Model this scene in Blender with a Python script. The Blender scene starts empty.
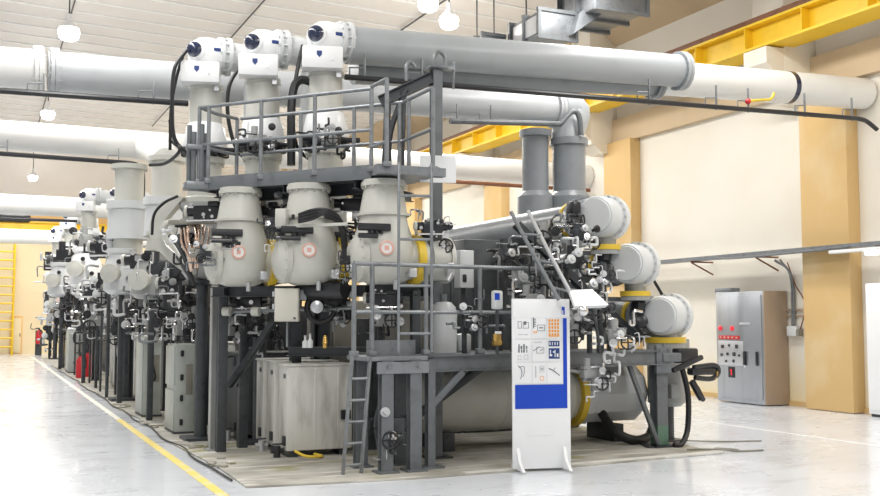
import bpy, bmesh, math, random
from mathutils import Vector as V, Matrix
random.seed(7)
C = bpy.context.scene
COL = C.collection
PI = math.pi

# ------------------------------------------------------------------ camera
EYE = V((0, 0, 1.7)); FPX = 1000.0
YAW = math.radians(24.646); PITCH = math.radians(4.118)
FW = V((math.sin(YAW)*math.cos(PITCH), math.cos(YAW)*math.cos(PITCH), math.sin(PITCH)))
RT = V((math.cos(YAW), -math.sin(YAW), 0)); UP = RT.cross(FW)
cam = bpy.data.cameras.new('camera'); cam.sensor_width = 36; cam.lens = 36*FPX/880; cam.clip_end = 300
cob = bpy.data.objects.new('camera', cam); COL.objects.link(cob)
m3 = Matrix((RT, UP, -FW)).transposed()
cob.matrix_world = Matrix.Translation(EYE) @ m3.to_4x4()
C.camera = cob

# ------------------------------------------------------------------ world, exposure, large lights
C.view_settings.view_transform = 'Standard'; C.view_settings.look = 'None'
C.view_settings.gamma = 1; C.view_settings.exposure = 0.12; C.view_settings.use_curve_mapping = False
w = bpy.data.worlds.new('world'); C.world = w; w.use_nodes = True
w.node_tree.nodes['Background'].inputs[0].default_value = (1.0, 0.985, 0.96, 1)
w.node_tree.nodes['Background'].inputs[1].default_value = 0.50
def area(loc, size, power, col=(1, 0.985, 0.955), rot=(0, 0, 0), sy=None):
    l = bpy.data.lights.new('high_bay_light', 'AREA'); l.energy = power; l.color = col
    l.shape = 'RECTANGLE'; l.size = size; l.size_y = sy or size
    o = bpy.data.objects.new('high_bay_light', l); COL.objects.link(o); o.location = loc; o.rotation_euler = rot
    return o
# rows of high-bay lamps under the roof, each row read as one long luminaire
for yy, pw in ((4, 400), (13, 390), (24, 510), (36, 560), (47, 620)):
    area((1.2, yy, 8.4), 1.2, pw, sy=7)
    area((10.2, yy, 8.2), 1.2, pw, sy=7)

# ------------------------------------------------------------------ pixel helpers (photo pixel + distance -> place)
def ray(x, y): return FW + RT*((x-440)/FPX) + UP*((248-y)/FPX)
def at(x, y, d): return EYE + ray(x, y)*d
def atX(x, y, X): r = ray(x, y); return EYE + r*(X/r.x)
def atY(x, y, Y): r = ray(x, y); return EYE + r*(Y/r.y)
def atZ(x, y, Z): r = ray(x, y); return EYE + r*((Z-1.7)/r.z)

# ------------------------------------------------------------------ materials
def mat(name, col, rough=0.5, metal=0.0, noise=0.0, nscale=6.0, col2=None, bump=0.0, emit=None, estr=0.0, coat=0.0, bscale=None, stretch=None):
    m = bpy.data.materials.new(name); m.use_nodes = True
    nt = m.node_tree; b = nt.nodes['Principled BSDF']
    b.inputs['Base Color'].default_value = (*col, 1); b.inputs['Roughness'].default_value = rough
    b.inputs['Metallic'].default_value = metal
    if coat: b.inputs['Coat Weight'].default_value = coat; b.inputs['Coat Roughness'].default_value = 0.08
    if emit: b.inputs['Emission Color'].default_value = (*emit, 1); b.inputs['Emission Strength'].default_value = estr
    if noise or bump:
        tc = nt.nodes.new('ShaderNodeTexCoord'); mp = nt.nodes.new('ShaderNodeMapping')
        if stretch: mp.inputs['Scale'].default_value = stretch
        nt.links.new(tc.outputs['Object'], mp.inputs[0])
        n = nt.nodes.new('ShaderNodeTexNoise'); n.inputs['Scale'].default_value = nscale; n.inputs['Detail'].default_value = 6
        nt.links.new(mp.outputs[0], n.inputs['Vector'])
        if noise:
            mx = nt.nodes.new('ShaderNodeMix'); mx.data_type = 'RGBA'
            c2 = col2 or tuple(c*(1-noise) for c in col)
            mx.inputs[6].default_value = (*col, 1); mx.inputs[7].default_value = (*c2, 1)
            r = nt.nodes.new('ShaderNodeMapRange'); r.inputs[1].default_value = 0.50; r.inputs[2].default_value = 0.68
            nt.links.new(n.outputs[0], r.inputs[0]); nt.links.new(r.outputs[0], mx.inputs[0])
            nt.links.new(mx.outputs[2], b.inputs['Base Color'])
        if bump:
            bp = nt.nodes.new('ShaderNodeBump'); bp.inputs['Strength'].default_value = bump; bp.inputs['Distance'].default_value = 0.02
            if bscale:
                n2 = nt.nodes.new('ShaderNodeTexNoise'); n2.inputs['Scale'].default_value = bscale
                nt.links.new(mp.outputs[0], n2.inputs['Vector']); nt.links.new(n2.outputs[0], bp.inputs['Height'])
            else: nt.links.new(n.outputs[0], bp.inputs['Height'])
            nt.links.new(bp.outputs[0], b.inputs['Normal'])
    return m
M = {
 'gis': mat('warm_grey_enamel', (.56, .56, .515), .38, noise=.10, nscale=3),
 'gisd': mat('mid_grey_enamel', (.36, .37, .365), .36, noise=.12, nscale=3),
 'gisl': mat('pale_grey_enamel', (.66, .68, .69), .32, noise=.05, nscale=2),
 'piped': mat('slate_grey_enamel', (.25, .27, .29), .28, noise=.15, nscale=2.5),
 'pipel': mat('light_blue_grey_enamel', (.52, .54, .56), .3, noise=.06, nscale=2),
 'pipe': mat('blue_grey_enamel', (.40, .425, .445), .33, noise=.08, nscale=2),
 'pipew': mat('off_white_enamel', (.80, .80, .78), .32, noise=.04, nscale=2),
 'white': mat('white_enamel', (.84, .85, .86), .3),
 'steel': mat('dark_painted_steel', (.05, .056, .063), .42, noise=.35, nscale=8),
 'steelm': mat('mid_painted_steel', (.145, .158, .17), .42, noise=.25, nscale=6),
 'galv': mat('galvanised_steel', (.23, .245, .26), .38, metal=.35, noise=.25, nscale=9),
 'chrome': mat('bright_metal', (.72, .72, .73), .22, metal=.9),
 'alu': mat('brushed_aluminium', (.56, .57, .59), .35, metal=.6),
 'black': mat('black_rubber', (.012, .012, .014), .45),
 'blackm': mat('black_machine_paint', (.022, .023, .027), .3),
 'navy': mat('dark_navy_glass', (.012, .02, .06), .12, coat=.6),
 'yellow': mat('yellow_paint', (.80, .56, .05), .4, noise=.15, nscale=5),
 'craney': mat('crane_yellow_paint', (.86, .56, .02), .42, noise=.12, nscale=2),
 'rust': mat('brown_rail_steel', (.22, .09, .045), .55, noise=.3, nscale=4),
 'brass': mat('brass', (.75, .48, .14), .25, metal=.8),
 'copper': mat('copper_tube', (.66, .50, .40), .25, metal=.75),
 'red': mat('red_paint', (.55, .02, .03), .35),
 'redl': mat('red_lamp', (.8, .03, .04), .3, emit=(1, .03, .06), estr=.35),
 'blue': mat('blue_print', (.002, .055, .50), .45),
 'navyp': mat('navy_print', (.02, .05, .2), .5),
 'orange': mat('orange_print', (.85, .36, .06), .5),
 'ink': mat('grey_ink', (.16, .17, .19), .6),
 'inkl': mat('light_grey_ink', (.5, .51, .53), .6),
 'paper': mat('white_paper', (.83, .84, .86), .5),
 'board': mat('white_laminate', (.86, .87, .88), .25, coat=.2),
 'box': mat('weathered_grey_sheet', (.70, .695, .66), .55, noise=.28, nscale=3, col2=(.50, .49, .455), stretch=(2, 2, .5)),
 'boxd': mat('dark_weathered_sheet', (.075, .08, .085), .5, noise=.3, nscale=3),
 'cab': mat('pale_green_grey_sheet', (.46, .49, .46), .4, noise=.1, nscale=4),
 'cabs': mat('stainless_sheet', (.40, .42, .45), .28, metal=.55, noise=.2, nscale=1.5, stretch=(3, 3, .4)),
 'cabb': mat('brown_sheet', (.36, .27, .19), .45, noise=.15, nscale=2, stretch=(1, 3, .4)),
 'beige': mat('beige_sheet', (.62, .60, .53), .42),
 'panel': mat('olive_grey_sheet', (.27, .26, .22), .5, noise=.2, nscale=3),
 'lampw': mat('lamp_lens', (1, 1, 1), .3, emit=(1, .98, .95), estr=7),
 'tan': mat('tan_plaster', (.66, .45, .20), .75, noise=.14, nscale=.7, col2=(.72, .55, .31)),
 'glass': mat('gauge_glass', (.75, .72, .68), .12),
 'rose': mat('pink_gauge_face', (.72, .40, .33), .35),
}
def smat(name):  # shell materials
    m = bpy.data.materials.new(name); m.use_nodes = True
    return m, m.node_tree, m.node_tree.nodes['Principled BSDF']
def N(nt, t, **kw):
    n = nt.nodes.new(t)
    for k, v in kw.items(): setattr(n, k, v)
    return n
def mixc(nt, fac, c1, c2):
    mx = N(nt, 'ShaderNodeMix', data_type='RGBA')
    for i, c in ((6, c1), (7, c2)):
        if isinstance(c, tuple): mx.inputs[i].default_value = (*c, 1)
        else: nt.links.new(c, mx.inputs[i])
    nt.links.new(fac, mx.inputs[0]); return mx.outputs[2]
def rng(nt, s, a, b):
    r = N(nt, 'ShaderNodeMapRange'); r.inputs[1].default_value = a; r.inputs[2].default_value = b
    nt.links.new(s, r.inputs[0]); return r.outputs[0]
def noise(nt, vec, sc, det=4, stretch=None):
    n = N(nt, 'ShaderNodeTexNoise'); n.inputs['Scale'].default_value = sc; n.inputs['Detail'].default_value = det
    if stretch:
        mp = N(nt, 'ShaderNodeMapping'); mp.inputs['Scale'].default_value = stretch
        nt.links.new(vec, mp.inputs[0]); vec = mp.outputs[0]
    nt.links.new(vec, n.inputs['Vector']); return n.outputs[0]
def floor_mat():
    m, nt, b = smat('grey_white_epoxy_floor'); tc = N(nt, 'ShaderNodeTexCoord').outputs['Object']
    c = mixc(nt, rng(nt, noise(nt, tc, .35, 5, (1.6, .5, 1)), .38, .68), (.77, .80, .85), (.66, .69, .73))
    c = mixc(nt, rng(nt, noise(nt, tc, 3.2, 8, (.35, 1.5, 1)), .56, .80), c, (.50, .50, .52))
    nt.links.new(c, b.inputs['Base Color'])
    nt.links.new(rng(nt, noise(nt, tc, 1.3, 5), -1.0, 4.2), b.inputs['Roughness'])
    bp = N(nt, 'ShaderNodeBump'); bp.inputs['Strength'].default_value = .05; bp.inputs['Distance'].default_value = .02
    nt.links.new(noise(nt, tc, 2.2, 3), bp.inputs['Height']); nt.links.new(bp.outputs[0], b.inputs['Normal'])
    b.inputs['Coat Weight'].default_value = .35; b.inputs['Coat Roughness'].default_value = .06
    return m
def pad_mat():
    m, nt, b = smat('mossy_concrete'); tc = N(nt, 'ShaderNodeTexCoord').outputs['Object']
    c = mixc(nt, rng(nt, noise(nt, tc, 1.6, 6), .35, .65), (.50, .48, .43), (.29, .275, .24))
    c = mixc(nt, rng(nt, noise(nt, tc, 1.1, 6, (1, 1.4, 1)), .56, .70), c, (.27, .26, .10))
    c = mixc(nt, rng(nt, noise(nt, tc, 2.6, 3, (.4, 2.6, 1)), .54, .66), c, (.62, .60, .55))
    nt.links.new(c, b.inputs['Base Color']); b.inputs['Roughness'].default_value = .75
    bp = N(nt, 'ShaderNodeBump'); bp.inputs['Strength'].default_value = .6; bp.inputs['Distance'].default_value = .03
    nt.links.new(noise(nt, tc, 7, 6), bp.inputs['Height']); nt.links.new(bp.outputs[0], b.inputs['Normal'])
    return m
def ceil_mat():
    m, nt, b = smat('cream_roof_sheeting'); tc = N(nt, 'ShaderNodeTexCoord').outputs['Object']
    sx = N(nt, 'ShaderNodeSeparateXYZ'); nt.links.new(tc, sx.inputs[0])
    c = mixc(nt, rng(nt, noise(nt, tc, .5, 3), .35, .7), (.80, .765, .73), (.75, .71, .67))
    nt.links.new(c, b.inputs['Base Color']); b.inputs['Roughness'].default_value = .6
    return m
def wall_mat():
    m, nt, b = smat('cream_plaster'); tc = N(nt, 'ShaderNodeTexCoord').outputs['Object']
    sx = N(nt, 'ShaderNodeSeparateXYZ'); nt.links.new(tc, sx.inputs[0])
    c = mixc(nt, rng(nt, noise(nt, tc, .6, 4), .35, .7), (.83, .79, .71), (.80, .745, .64))
    # yellower low on the wall, with a ragged edge
    ad = N(nt, 'ShaderNodeMath', operation='MULTIPLY_ADD'); ad.inputs[1].default_value = 2.2
    nt.links.new(noise(nt, tc, .8, 4, (1, 1, .6)), ad.inputs[0]); nt.links.new(sx.outputs[2], ad.inputs[2])
    c = mixc(nt, rng(nt, ad.outputs[0], 2.3, .9), c, (.84, .70, .42))
    nt.links.new(c, b.inputs['Base Color']); b.inputs['Roughness'].default_value = .7
    return m
M['floor'] = floor_mat(); M['pad'] = pad_mat(); M['ceil'] = ceil_mat(); M['wall'] = wall_mat()
M['rib'] = mat('white_roof_strip', (.88, .88, .87), .5)
M['backw'] = mat('yellow_cream_plaster', (.85, .72, .48), .7, noise=.12, nscale=.4)
M['backo'] = mat('orange_tan_plaster', (.80, .52, .22), .7, noise=.15, nscale=.4)
M['linef'] = mat('worn_pale_floor_paint', (.86, .84, .74), .5)
M['line'] = mat('yellow_floor_paint', (.86, .68, .16), .5, noise=.3, nscale=4, col2=(.80, .72, .45))
M['linew'] = mat('white_floor_paint', (.92, .92, .92), .5)

M['paleconc'] = mat('pale_concrete', (.66, .65, .61), .7, noise=.2, nscale=4)
M['tanb'] = mat('brown_beige_plaster', (.60, .47, .31), .75, noise=.14, nscale=.7)
M['pilw'] = mat('cream_column_paint', (.84, .78, .67), .7, noise=.1, nscale=.8)
# ------------------------------------------------------------------ mesh builder
def basis(ax):
    a = V(ax).normalized(); t = V((0, 0, 1)) if abs(a.z) < .9 else V((1, 0, 0))
    u = t.cross(a).normalized(); return u, a.cross(u), a
class B:
    def __init__(s): s.bm = bmesh.new()
    def box(s, c, size, rz=0, bev=0.0, R=None):
        t = bmesh.new(); bmesh.ops.create_cube(t, size=1)
        bmesh.ops.scale(t, vec=size, verts=t.verts)
        if bev: bmesh.ops.bevel(t, geom=t.edges[:], offset=min(bev, min(size)*.45), segments=2, profile=.5, affect='EDGES')
        mm = Matrix.Translation(V(c)) @ (R.to_4x4() if R is not None else Matrix.Rotation(rz, 4, 'Z'))
        bmesh.ops.transform(t, matrix=mm, verts=t.verts); s._add(t); return s
    def _add(s, t):
        me = bpy.data.meshes.new('t'); t.to_mesh(me); t.free(); s.bm.from_mesh(me); bpy.data.meshes.remove(me)
    def bar(s, p0, p1, w_, h_=None, bev=.004, side=None):
        p0, p1 = V(p0), V(p1); u, v, a = basis(p1-p0); L = (p1-p0).length
        if side is not None:
            v = V(side)-a*a.dot(V(side)); v.normalize(); u = v.cross(a)
        R = Matrix((u, v, a)).transposed()
        return s.box((p0+p1)/2, (w_, h_ or w_, L), R=R, bev=bev)
    def hbeam(s, p0, p1, w_, h_, t=.012, side=None):
        p0, p1 = V(p0), V(p1); u, v, a = basis(p1-p0)
        if side is not None:
            v = V(side)-a*a.dot(V(side)); v.normalize(); u = v.cross(a)
        for k in (-1, 1): s.bar(p0+v*(k*(h_-t)/2), p1+v*(k*(h_-t)/2), w_, t, bev=0, side=v)
        return s.bar(p0, p1, t, h_-2*t, bev=0, side=v)
    def lathe(s, o, ax, prof, n=28):
        o = V(o); u, v, a = basis(ax); rings = []
        for h, r in prof:
            if r < 1e-5: rings.append([s.bm.verts.new(o+a*h)])
            else: rings.append([s.bm.verts.new(o+a*h+(u*math.cos(2*PI*k/n)+v*math.sin(2*PI*k/n))*r) for k in range(n)])
        for A, Bq in zip(rings, rings[1:]):
            for k in range(n):
                k2 = (k+1) % n
                if len(A) == 1 and len(Bq) == 1: continue
                if len(A) == 1: s.bm.faces.new((A[0], Bq[k2], Bq[k]))
                elif len(Bq) == 1: s.bm.faces.new((A[k], A[k2], Bq[0]))
                else: s.bm.faces.new((A[k], A[k2], Bq[k2], Bq[k]))
        for R_, fl in ((rings[0], True), (rings[-1], False)):
            if len(R_) > 1: s.bm.faces.new(R_[::-1] if fl else R_)
        return s
    def cyl(s, p0, p1, r, r1=None, n=20):
        p0, p1 = V(p0), V(p1); return s.lathe(p0, p1-p0, [(0, r), ((p1-p0).length, r if r1 is None else r1)], n)
    def sph(s, c, r, n=16, sc=(1, 1, 1)):
        t = bmesh.new(); bmesh.ops.create_uvsphere(t, u_segments=n, v_segments=max(6, n//2), radius=r)
        bmesh.ops.scale(t, vec=sc, verts=t.verts); bmesh.ops.translate(t, vec=V(c), verts=t.verts); s._add(t); return s
    def tube(s, pts, r, n=8, smooth=True, sub=6):
        P = [V(p) for p in pts]
        if smooth and len(P) > 2:
            Q = []
            E = [P[0]*2-P[1]]+P+[P[-1]*2-P[-2]]
            for i in range(1, len(E)-2):
                a, b, c, d = E[i-1:i+3]
                for k in range(sub):
                    t = k/sub
                    Q.append(.5*((2*b)+(c-a)*t+(2*a-5*b+4*c-d)*t*t+(3*b-a-3*c+d)*t**3))
            Q.append(P[-1]); P = Q
        u, v, a = basis(P[1]-P[0]); rings = []
        for i, p in enumerate(P):
            a2 = (P[min(i+1, len(P)-1)]-P[max(i-1, 0)]).normalized()
            u = (u-a2*u.dot(a2)).normalized(); v = a2.cross(u)
            rings.append([s.bm.verts.new(p+(u*math.cos(2*PI*k/n)+v*math.sin(2*PI*k/n))*r) for k in range(n)])
        for A, Bq in zip(rings, rings[1:]):
            for k in range(n): s.bm.faces.new((A[k], A[(k+1) % n], Bq[(k+1) % n], Bq[k]))
        s.bm.faces.new(rings[0][::-1]); s.bm.faces.new(rings[-1]); return s
    def prism(s, pts, d):   # polygon of 3D points pushed along d
        d = V(d); A = [s.bm.verts.new(V(p)) for p in pts]; Bq = [s.bm.verts.new(V(p)+d) for p in pts]; n = len(A)
        s.bm.faces.new(A[::-1]); s.bm.faces.new(Bq)
        for k in range(n): s.bm.faces.new((A[k], A[(k+1) % n], Bq[(k+1) % n], Bq[k]))
        return s
    def bolts(s, o, ax, R, n, r=.012, h=.02):
        o = V(o); u, v, a = basis(ax)
        for k in range(n):
            c = o+(u*math.cos(2*PI*k/n)+v*math.sin(2*PI*k/n))*R
            s.cyl(c-a*h, c+a*h, r, n=6)
        return s
ORIG = {}
def build(name, b, m, parent=None, origin=None, label=None):
    b.bm.normal_update(); bmesh.ops.recalc_face_normals(b.bm, faces=b.bm.faces)
    if parent is not None: o0 = ORIG[parent.name]
    elif origin is not None: o0 = V(origin)
    else:
        xs = [v.co for v in b.bm.verts]
        lo = V([min(c[i] for c in xs) for i in range(3)]); hi = V([max(c[i] for c in xs) for i in range(3)])
        o0 = V(((lo.x+hi.x)/2, (lo.y+hi.y)/2, lo.z))
    bmesh.ops.translate(b.bm, vec=-o0, verts=b.bm.verts)
    me = bpy.data.meshes.new(name); b.bm.to_mesh(me); b.bm.free()
    for p in me.polygons: p.use_smooth = True
    me.set_sharp_from_angle(angle=math.radians(35))
    me.materials.append(M[m] if isinstance(m, str) else m)
    o = bpy.data.objects.new(name, me); COL.objects.link(o)
    if parent is not None: o.parent = parent
    else: o.location = o0
    ORIG[o.name] = o0
    if label: o['label'] = label
    return o
def tag(o, label, cat, group=None):
    o['label'] = label; o['category'] = cat
    if group: o['group'] = group
    return o
def thing(name, label, cat, loc, group=None):
    o = bpy.data.objects.new(name, None); COL.objects.link(o); o.location = V(loc); o.empty_display_size = .1
    ORIG[o.name] = V(loc); return tag(o, label, cat, group)
def solo(name, b, m, label, cat, group=None): return tag(build(name, b, m), label, cat, group)
def struct(name, b, m, parent=None):
    o = build(name, b, m, parent, origin=(0, 0, 0) if parent is None else None); 
    if parent is None: o['kind'] = 'structure'
    return o
def dup(root, delta, label, group=None):
    r = root.copy(); COL.objects.link(r); r.location = root.location+V(delta); r['label'] = label
    if group: r['group'] = group
    for ch in list(root.children):
        c = ch.copy(); COL.objects.link(c); c.parent = r
        for g in ch.children:
            d = g.copy(); COL.objects.link(d); d.parent = c
    return r
X_, Y_, Z_ = V((1, 0, 0)), V((0, 1, 0)), V((0, 0, 1))

# ------------------------------------------------------------------ room shell
struct('floor', B().box((3, 28, -.1), (27, 56, .2)), 'floor')
WX = 14.75; WB = 54.6
struct('wall_right', B().box((WX+.15, 28, 4.8), (.3, 56, 9.9)), 'wall')
struct('wall_back', B().box((3, WB+.15, 5), (27, .3, 10.4)), 'backw')
cz = lambda x: 9.4+.035*(WX-x)
b = B(); b.prism([(WX, 0, cz(WX)), (-10.5, 0, cz(-10.5)), (-10.5, 0, cz(-10.5)+.2), (WX, 0, cz(WX)+.2)], (0, 56, 0))
struct('ceiling', b, 'ceil')
b = B()
for k in range(52):
    y = 2+k*1.02
    b.prism([(WX, y, cz(WX)-.03), (-10.5, y, cz(-10.5)-.03), (-10.5, y, cz(-10.5)-.002), (WX, y, cz(WX)-.002)], (0, .085, 0))
o = struct('ceiling_strips', b, 'rib')
# haunch between wall and roof, beam band, pillars, corbels
struct('trim_1', B().prism([(WX-.001, 0, 8.75), (WX-.85, 0, cz(WX-.85)-.01), (WX-.001, 0, cz(WX)-.01)], (0, 55, 0)), 'tanb')
struct('trim_2', B().box((WX-.075, 28, 6.5), (.15, 54, .62)), 'tanb')
pil = [1.0, 7.75, 14.5, 21.25, 28.0, 34.75, 41.5, 48.2]
n = 3
for y in pil:
    struct('trim_%d' % n, B().box((WX-.15, y-.42, 3.1), (.30, 1.16, 6.18), bev=.01), 'tan'); n += 1
for y in pil:
    struct('trim_%d' % n, B().box((WX-.40, y+.40, 7.75), (.80, .85, 3.2), bev=.01), 'pilw'); n += 1
for y in pil:
    b = B().prism([(13.5, y-.02, 6.93), (13.5, y-.02, 6.62), (14.3, y-.02, 5.95), (14.75, y-.02, 5.95), (14.75, y-.02, 6.93)], (0, .62, 0))
    struct('trim_%d' % n, b, 'pilw'); n += 1
struct('baseboard_right', B().box((WX-.02, 28, .05), (.04, 54, .1)), 'tan')
struct('trim_%d' % n, B().box((3, WB-.03, 6.85), (26, .06, 1.15)), 'backo'); n += 1
struct('trim_%d' % n, B().prism([(-10, WB-.02, 7.43), (-10, WB-2.0, 9.9), (-10, WB-.02, 10.3)], (24.7, 0, 0)), 'ceil'); n += 1
# painted floor lines
b = B().prism([(2.13, 2, .001), (2.24, 2, .001), (2.26, 18, .001), (2.16, 18, .001)], (0, 0, .003)); struct('floor_line_yellow', b, 'line')
b = B().prism([(2.16, 18, .001), (2.26, 18, .001), (2.29, 50, .001), (2.18, 50, .001)], (0, 0, .003)); struct('floor_line_worn', b, 'linef')
b = B().prism([(11.05, 4, .001), (11.12, 4, .001), (11.12, 40, .001), (11.05, 40, .001)], (0, 0, .003)); struct('floor_line_white', b, 'linew')
# machine pad let into the floor
b = B()
edge = [(2.5, 10.15)]+[(2.48+.06*math.sin(k*1.7), 10.15+k*1.6) for k in range(1, 25)]
edge += [(8.7, 48.6), (8.75, 11.5), (8.62, 10.25), (6.5, 10.0), (4.3, 9.95)]
b.prism([(x, y, .002) for x, y in edge], (0, 0, .018)); struct('floor_machine_pad', b, 'pad')
b = B().prism([(4.9, 9.97, .004), (8.66, 10.2, .004), (8.66, 10.34, .004), (4.9, 10.09, .004)], (0, 0, .022)); struct('floor_pad_strip', b, 'paleconc')
# back wall door
d1 = atY(9, 353, WB-.05); d2 = atY(23, 318, WB-.05)
b = B().box(((d1.x+d2.x)/2, WB-.03, .95), (d2.x-d1.x, .06, 1.9), bev=.01); do = struct('door_1', b, 'backo'); build('door_panel', B().box(((d1.x+d2.x)/2, WB-.075, .93), (d2.x-d1.x-.16, .04, 1.72), bev=.01), 'backw', do)
build('door_handle', B().box((d2.x-.12, WB-.08, .95), (.04, .06, .16), bev=.01), 'steel', do)

# ------------------------------------------------------------------ crane runway girders
t = thing('crane_runway_girder', 'yellow crane runway girder along the right wall on corbels', 'crane girder', (13.75, 28, 6.94))
build('girder', B().hbeam((13.75, 1, 7.22), (13.75, 54, 7.22), .42, .52, t=.05, side=Z_), 'craney', t)
for k in range(36): build('stiffener', B().box((13.63, 1.6+k*1.5, 7.22), (.2, .02, .42)), 'craney', t)
build('walkway_plate', B().box((13.95, 28, 7.0), (.5, 53, .05)), 'craney', t)
build('rail', B().box((13.66, 28, 7.54), (.14, 53, .13), bev=.01), 'rust', t, label='brown rail on top of the girder')
for k in range(26): build('rail_clip', B().cyl((13.68, 2.2+k*2, 7.5), (13.68, 2.2+k*2, 7.64), .03, n=8), 'rust', t)
t = thing('crane_bridge_girder', 'yellow crane girder high across the back wall', 'crane girder', (0, WB-.5, 6.2))
build('girder', B().hbeam((-6, WB-.6, 6.4), (10, WB-.6, 6.4), .35, .42, t=.05, side=Z_), 'craney', t)
build('trolley', B().box((atY(12, 220, WB-.6).x, WB-.6, 6.8), (1.7, .5, .5), bev=.1).cyl((1.0, WB-.9, 6.85), (1.9, WB-.9, 6.85), .2, n=12), 'blackm', t, label='black hoist trolley on the girder')
# ladder tower at the back wall
t = thing('access_scaffold', 'yellow open ladder tower standing against the back wall', 'scaffold', (1.0, 53.3, 0))
for x in (.45, 1.45):
    for y in (52.9, 53.7): build('upright', B().cyl((x, y, .0), (x, y, 6.0), .05, n=8), 'craney', t)
for k in range(14):
    build('rung', B().cyl((.45, 52.9, .4+k*.42), (1.45, 52.9, .4+k*.42), .05, n=6).cyl((1.45, 52.9, .4+k*.42), (1.45, 53.7, .4+k*.42), .04, n=6), 'craney', t)
# ------------------------------------------------------------------ pendant lamps
def pendant(px, py, Zl, label, big=1.0):
    p = atZ(px, py, Zl)
    t = thing('high_bay_lamp', label, 'lamp', p, 'high bay lamps under the roof')
    build('shade', B().lathe(p, Z_, [(0, .20*big), (.02, .21*big), (.10, .15*big), (.20, .06*big), (.36, .05*big), (.36, 0)], 20), 'white', t)
    build('lens', B().lathe(p-V((0, 0, .26*big)), Z_, [(0, 0), (.01, .15*big), (.05, .21*big), (.20*big, .24*big), (.27*big, .22*big), (.27*big, 0)], 20), 'lampw', t)
    build('rod', B().cyl(p+V((0, 0, .34)), (p.x, p.y, cz(p.x)-.03), .018, n=6), 'steel', t)
    l = bpy.data.lights.new('lamp_light', 'POINT'); l.energy = 60; l.color = (1, .96, .9); l.shadow_soft_size = .3
    o = bpy.data.objects.new('lamp_light', l); COL.objects.link(o); o.location = p-V((0, 0, .65))
pendant(69, 29, 8.6, 'glowing pendant lamp at upper left, above the long left bus pipe', 1.05)
pendant(449, 18, 8.6, 'glowing pendant lamp hanging above the near right bus pipe', .95)
pendant(48, 112, 8.6, 'glowing pendant lamp just below the long left bus pipe', .95)
pendant(33, 176, 8.5, 'small glowing pendant lamp, upper of the far pair at left', .9)
pendant(29, 189, 8.5, 'small glowing pendant lamp, lower of the far pair at left', .9)
pendant(428, 0, 8.9, 'glowing pendant lamp cut by the top edge of the picture', 1.0)

for k, (px0, py0, px1, py1) in enumerate(((265, 0, 172, 112), (445, 0, 400, 33), (72, 0, 44, 125))):
    p = atZ(px0, py0, 9.45); q = atZ(px1, py1, 9.45)
    x = (p.x+q.x)/2
    b = B().cyl((x, p.y-2, cz(x)-.09), (x, q.y+4, cz(x)-.09), .022, n=8)
    solo('ceiling_conduit', b, 'steel', ['brown conduit under the roof running away above the leftmost switch heads', 'brown conduit under the roof passing beside the lamp at top centre', 'brown conduit under the roof running along the lamps at upper left'][k], 'conduit')
# hanging ventilation ducts
def duct(x0, x1, y0, y1, z0, z1, label):
    t = thing('ventilation_duct', label, 'duct', ((x0+x1)/2, (y0+y1)/2, z0), 'ventilation ducts under the roof')
    build('duct_body', B().box(((x0+x1)/2, (y0+y1)/2, (z0+z1)/2), (x1-x0, y1-y0, z1-z0), bev=.01), 'galv', t)
    for y in (y0, (y0+y1)/2, y1):
        b = B()
        for z in (z0-.03, z1+.03): b.box(((x0+x1)/2, y, z), (x1-x0+.14, .07, .07))
        for x in (x0-.03, x1+.03): b.box((x, y, (z0+z1)/2), (.07, .07, z1-z0))
        build('flange', b, 'steelm', t)
    for x in (x0+.02, x1-.02): build('hanger', B().cyl((x, (y0+y1)/2, z1), (x, (y0+y1)/2, cz(x)), .015, n=6), 'steel', t)
    return t
t = duct(9.95, 10.75, 16.9, 18.1, 7.35, 7.85, 'lower grey metal duct with open flange at top centre')
build('grille', B().box((9.935, 17.5, 7.6), (.02, .95, .36), bev=.004), 'white', t)
t = duct(10.85, 12.0, 16.2, 17.6, 7.85, 8.5, 'higher grey metal duct cut by the top edge of the picture')
build('junction', B().prism([(10.6, 16.7, 7.4), (11.2, 16.6, 7.85), (11.2, 17.5, 7.85), (10.6, 17.6, 7.4)], (.15, 0, .45)), 'steelm', t)
t = duct(9.4, 9.85, 18.3, 19.0, 7.35, 7.65, 'small dark duct end box left of the lower metal duct')

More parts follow.
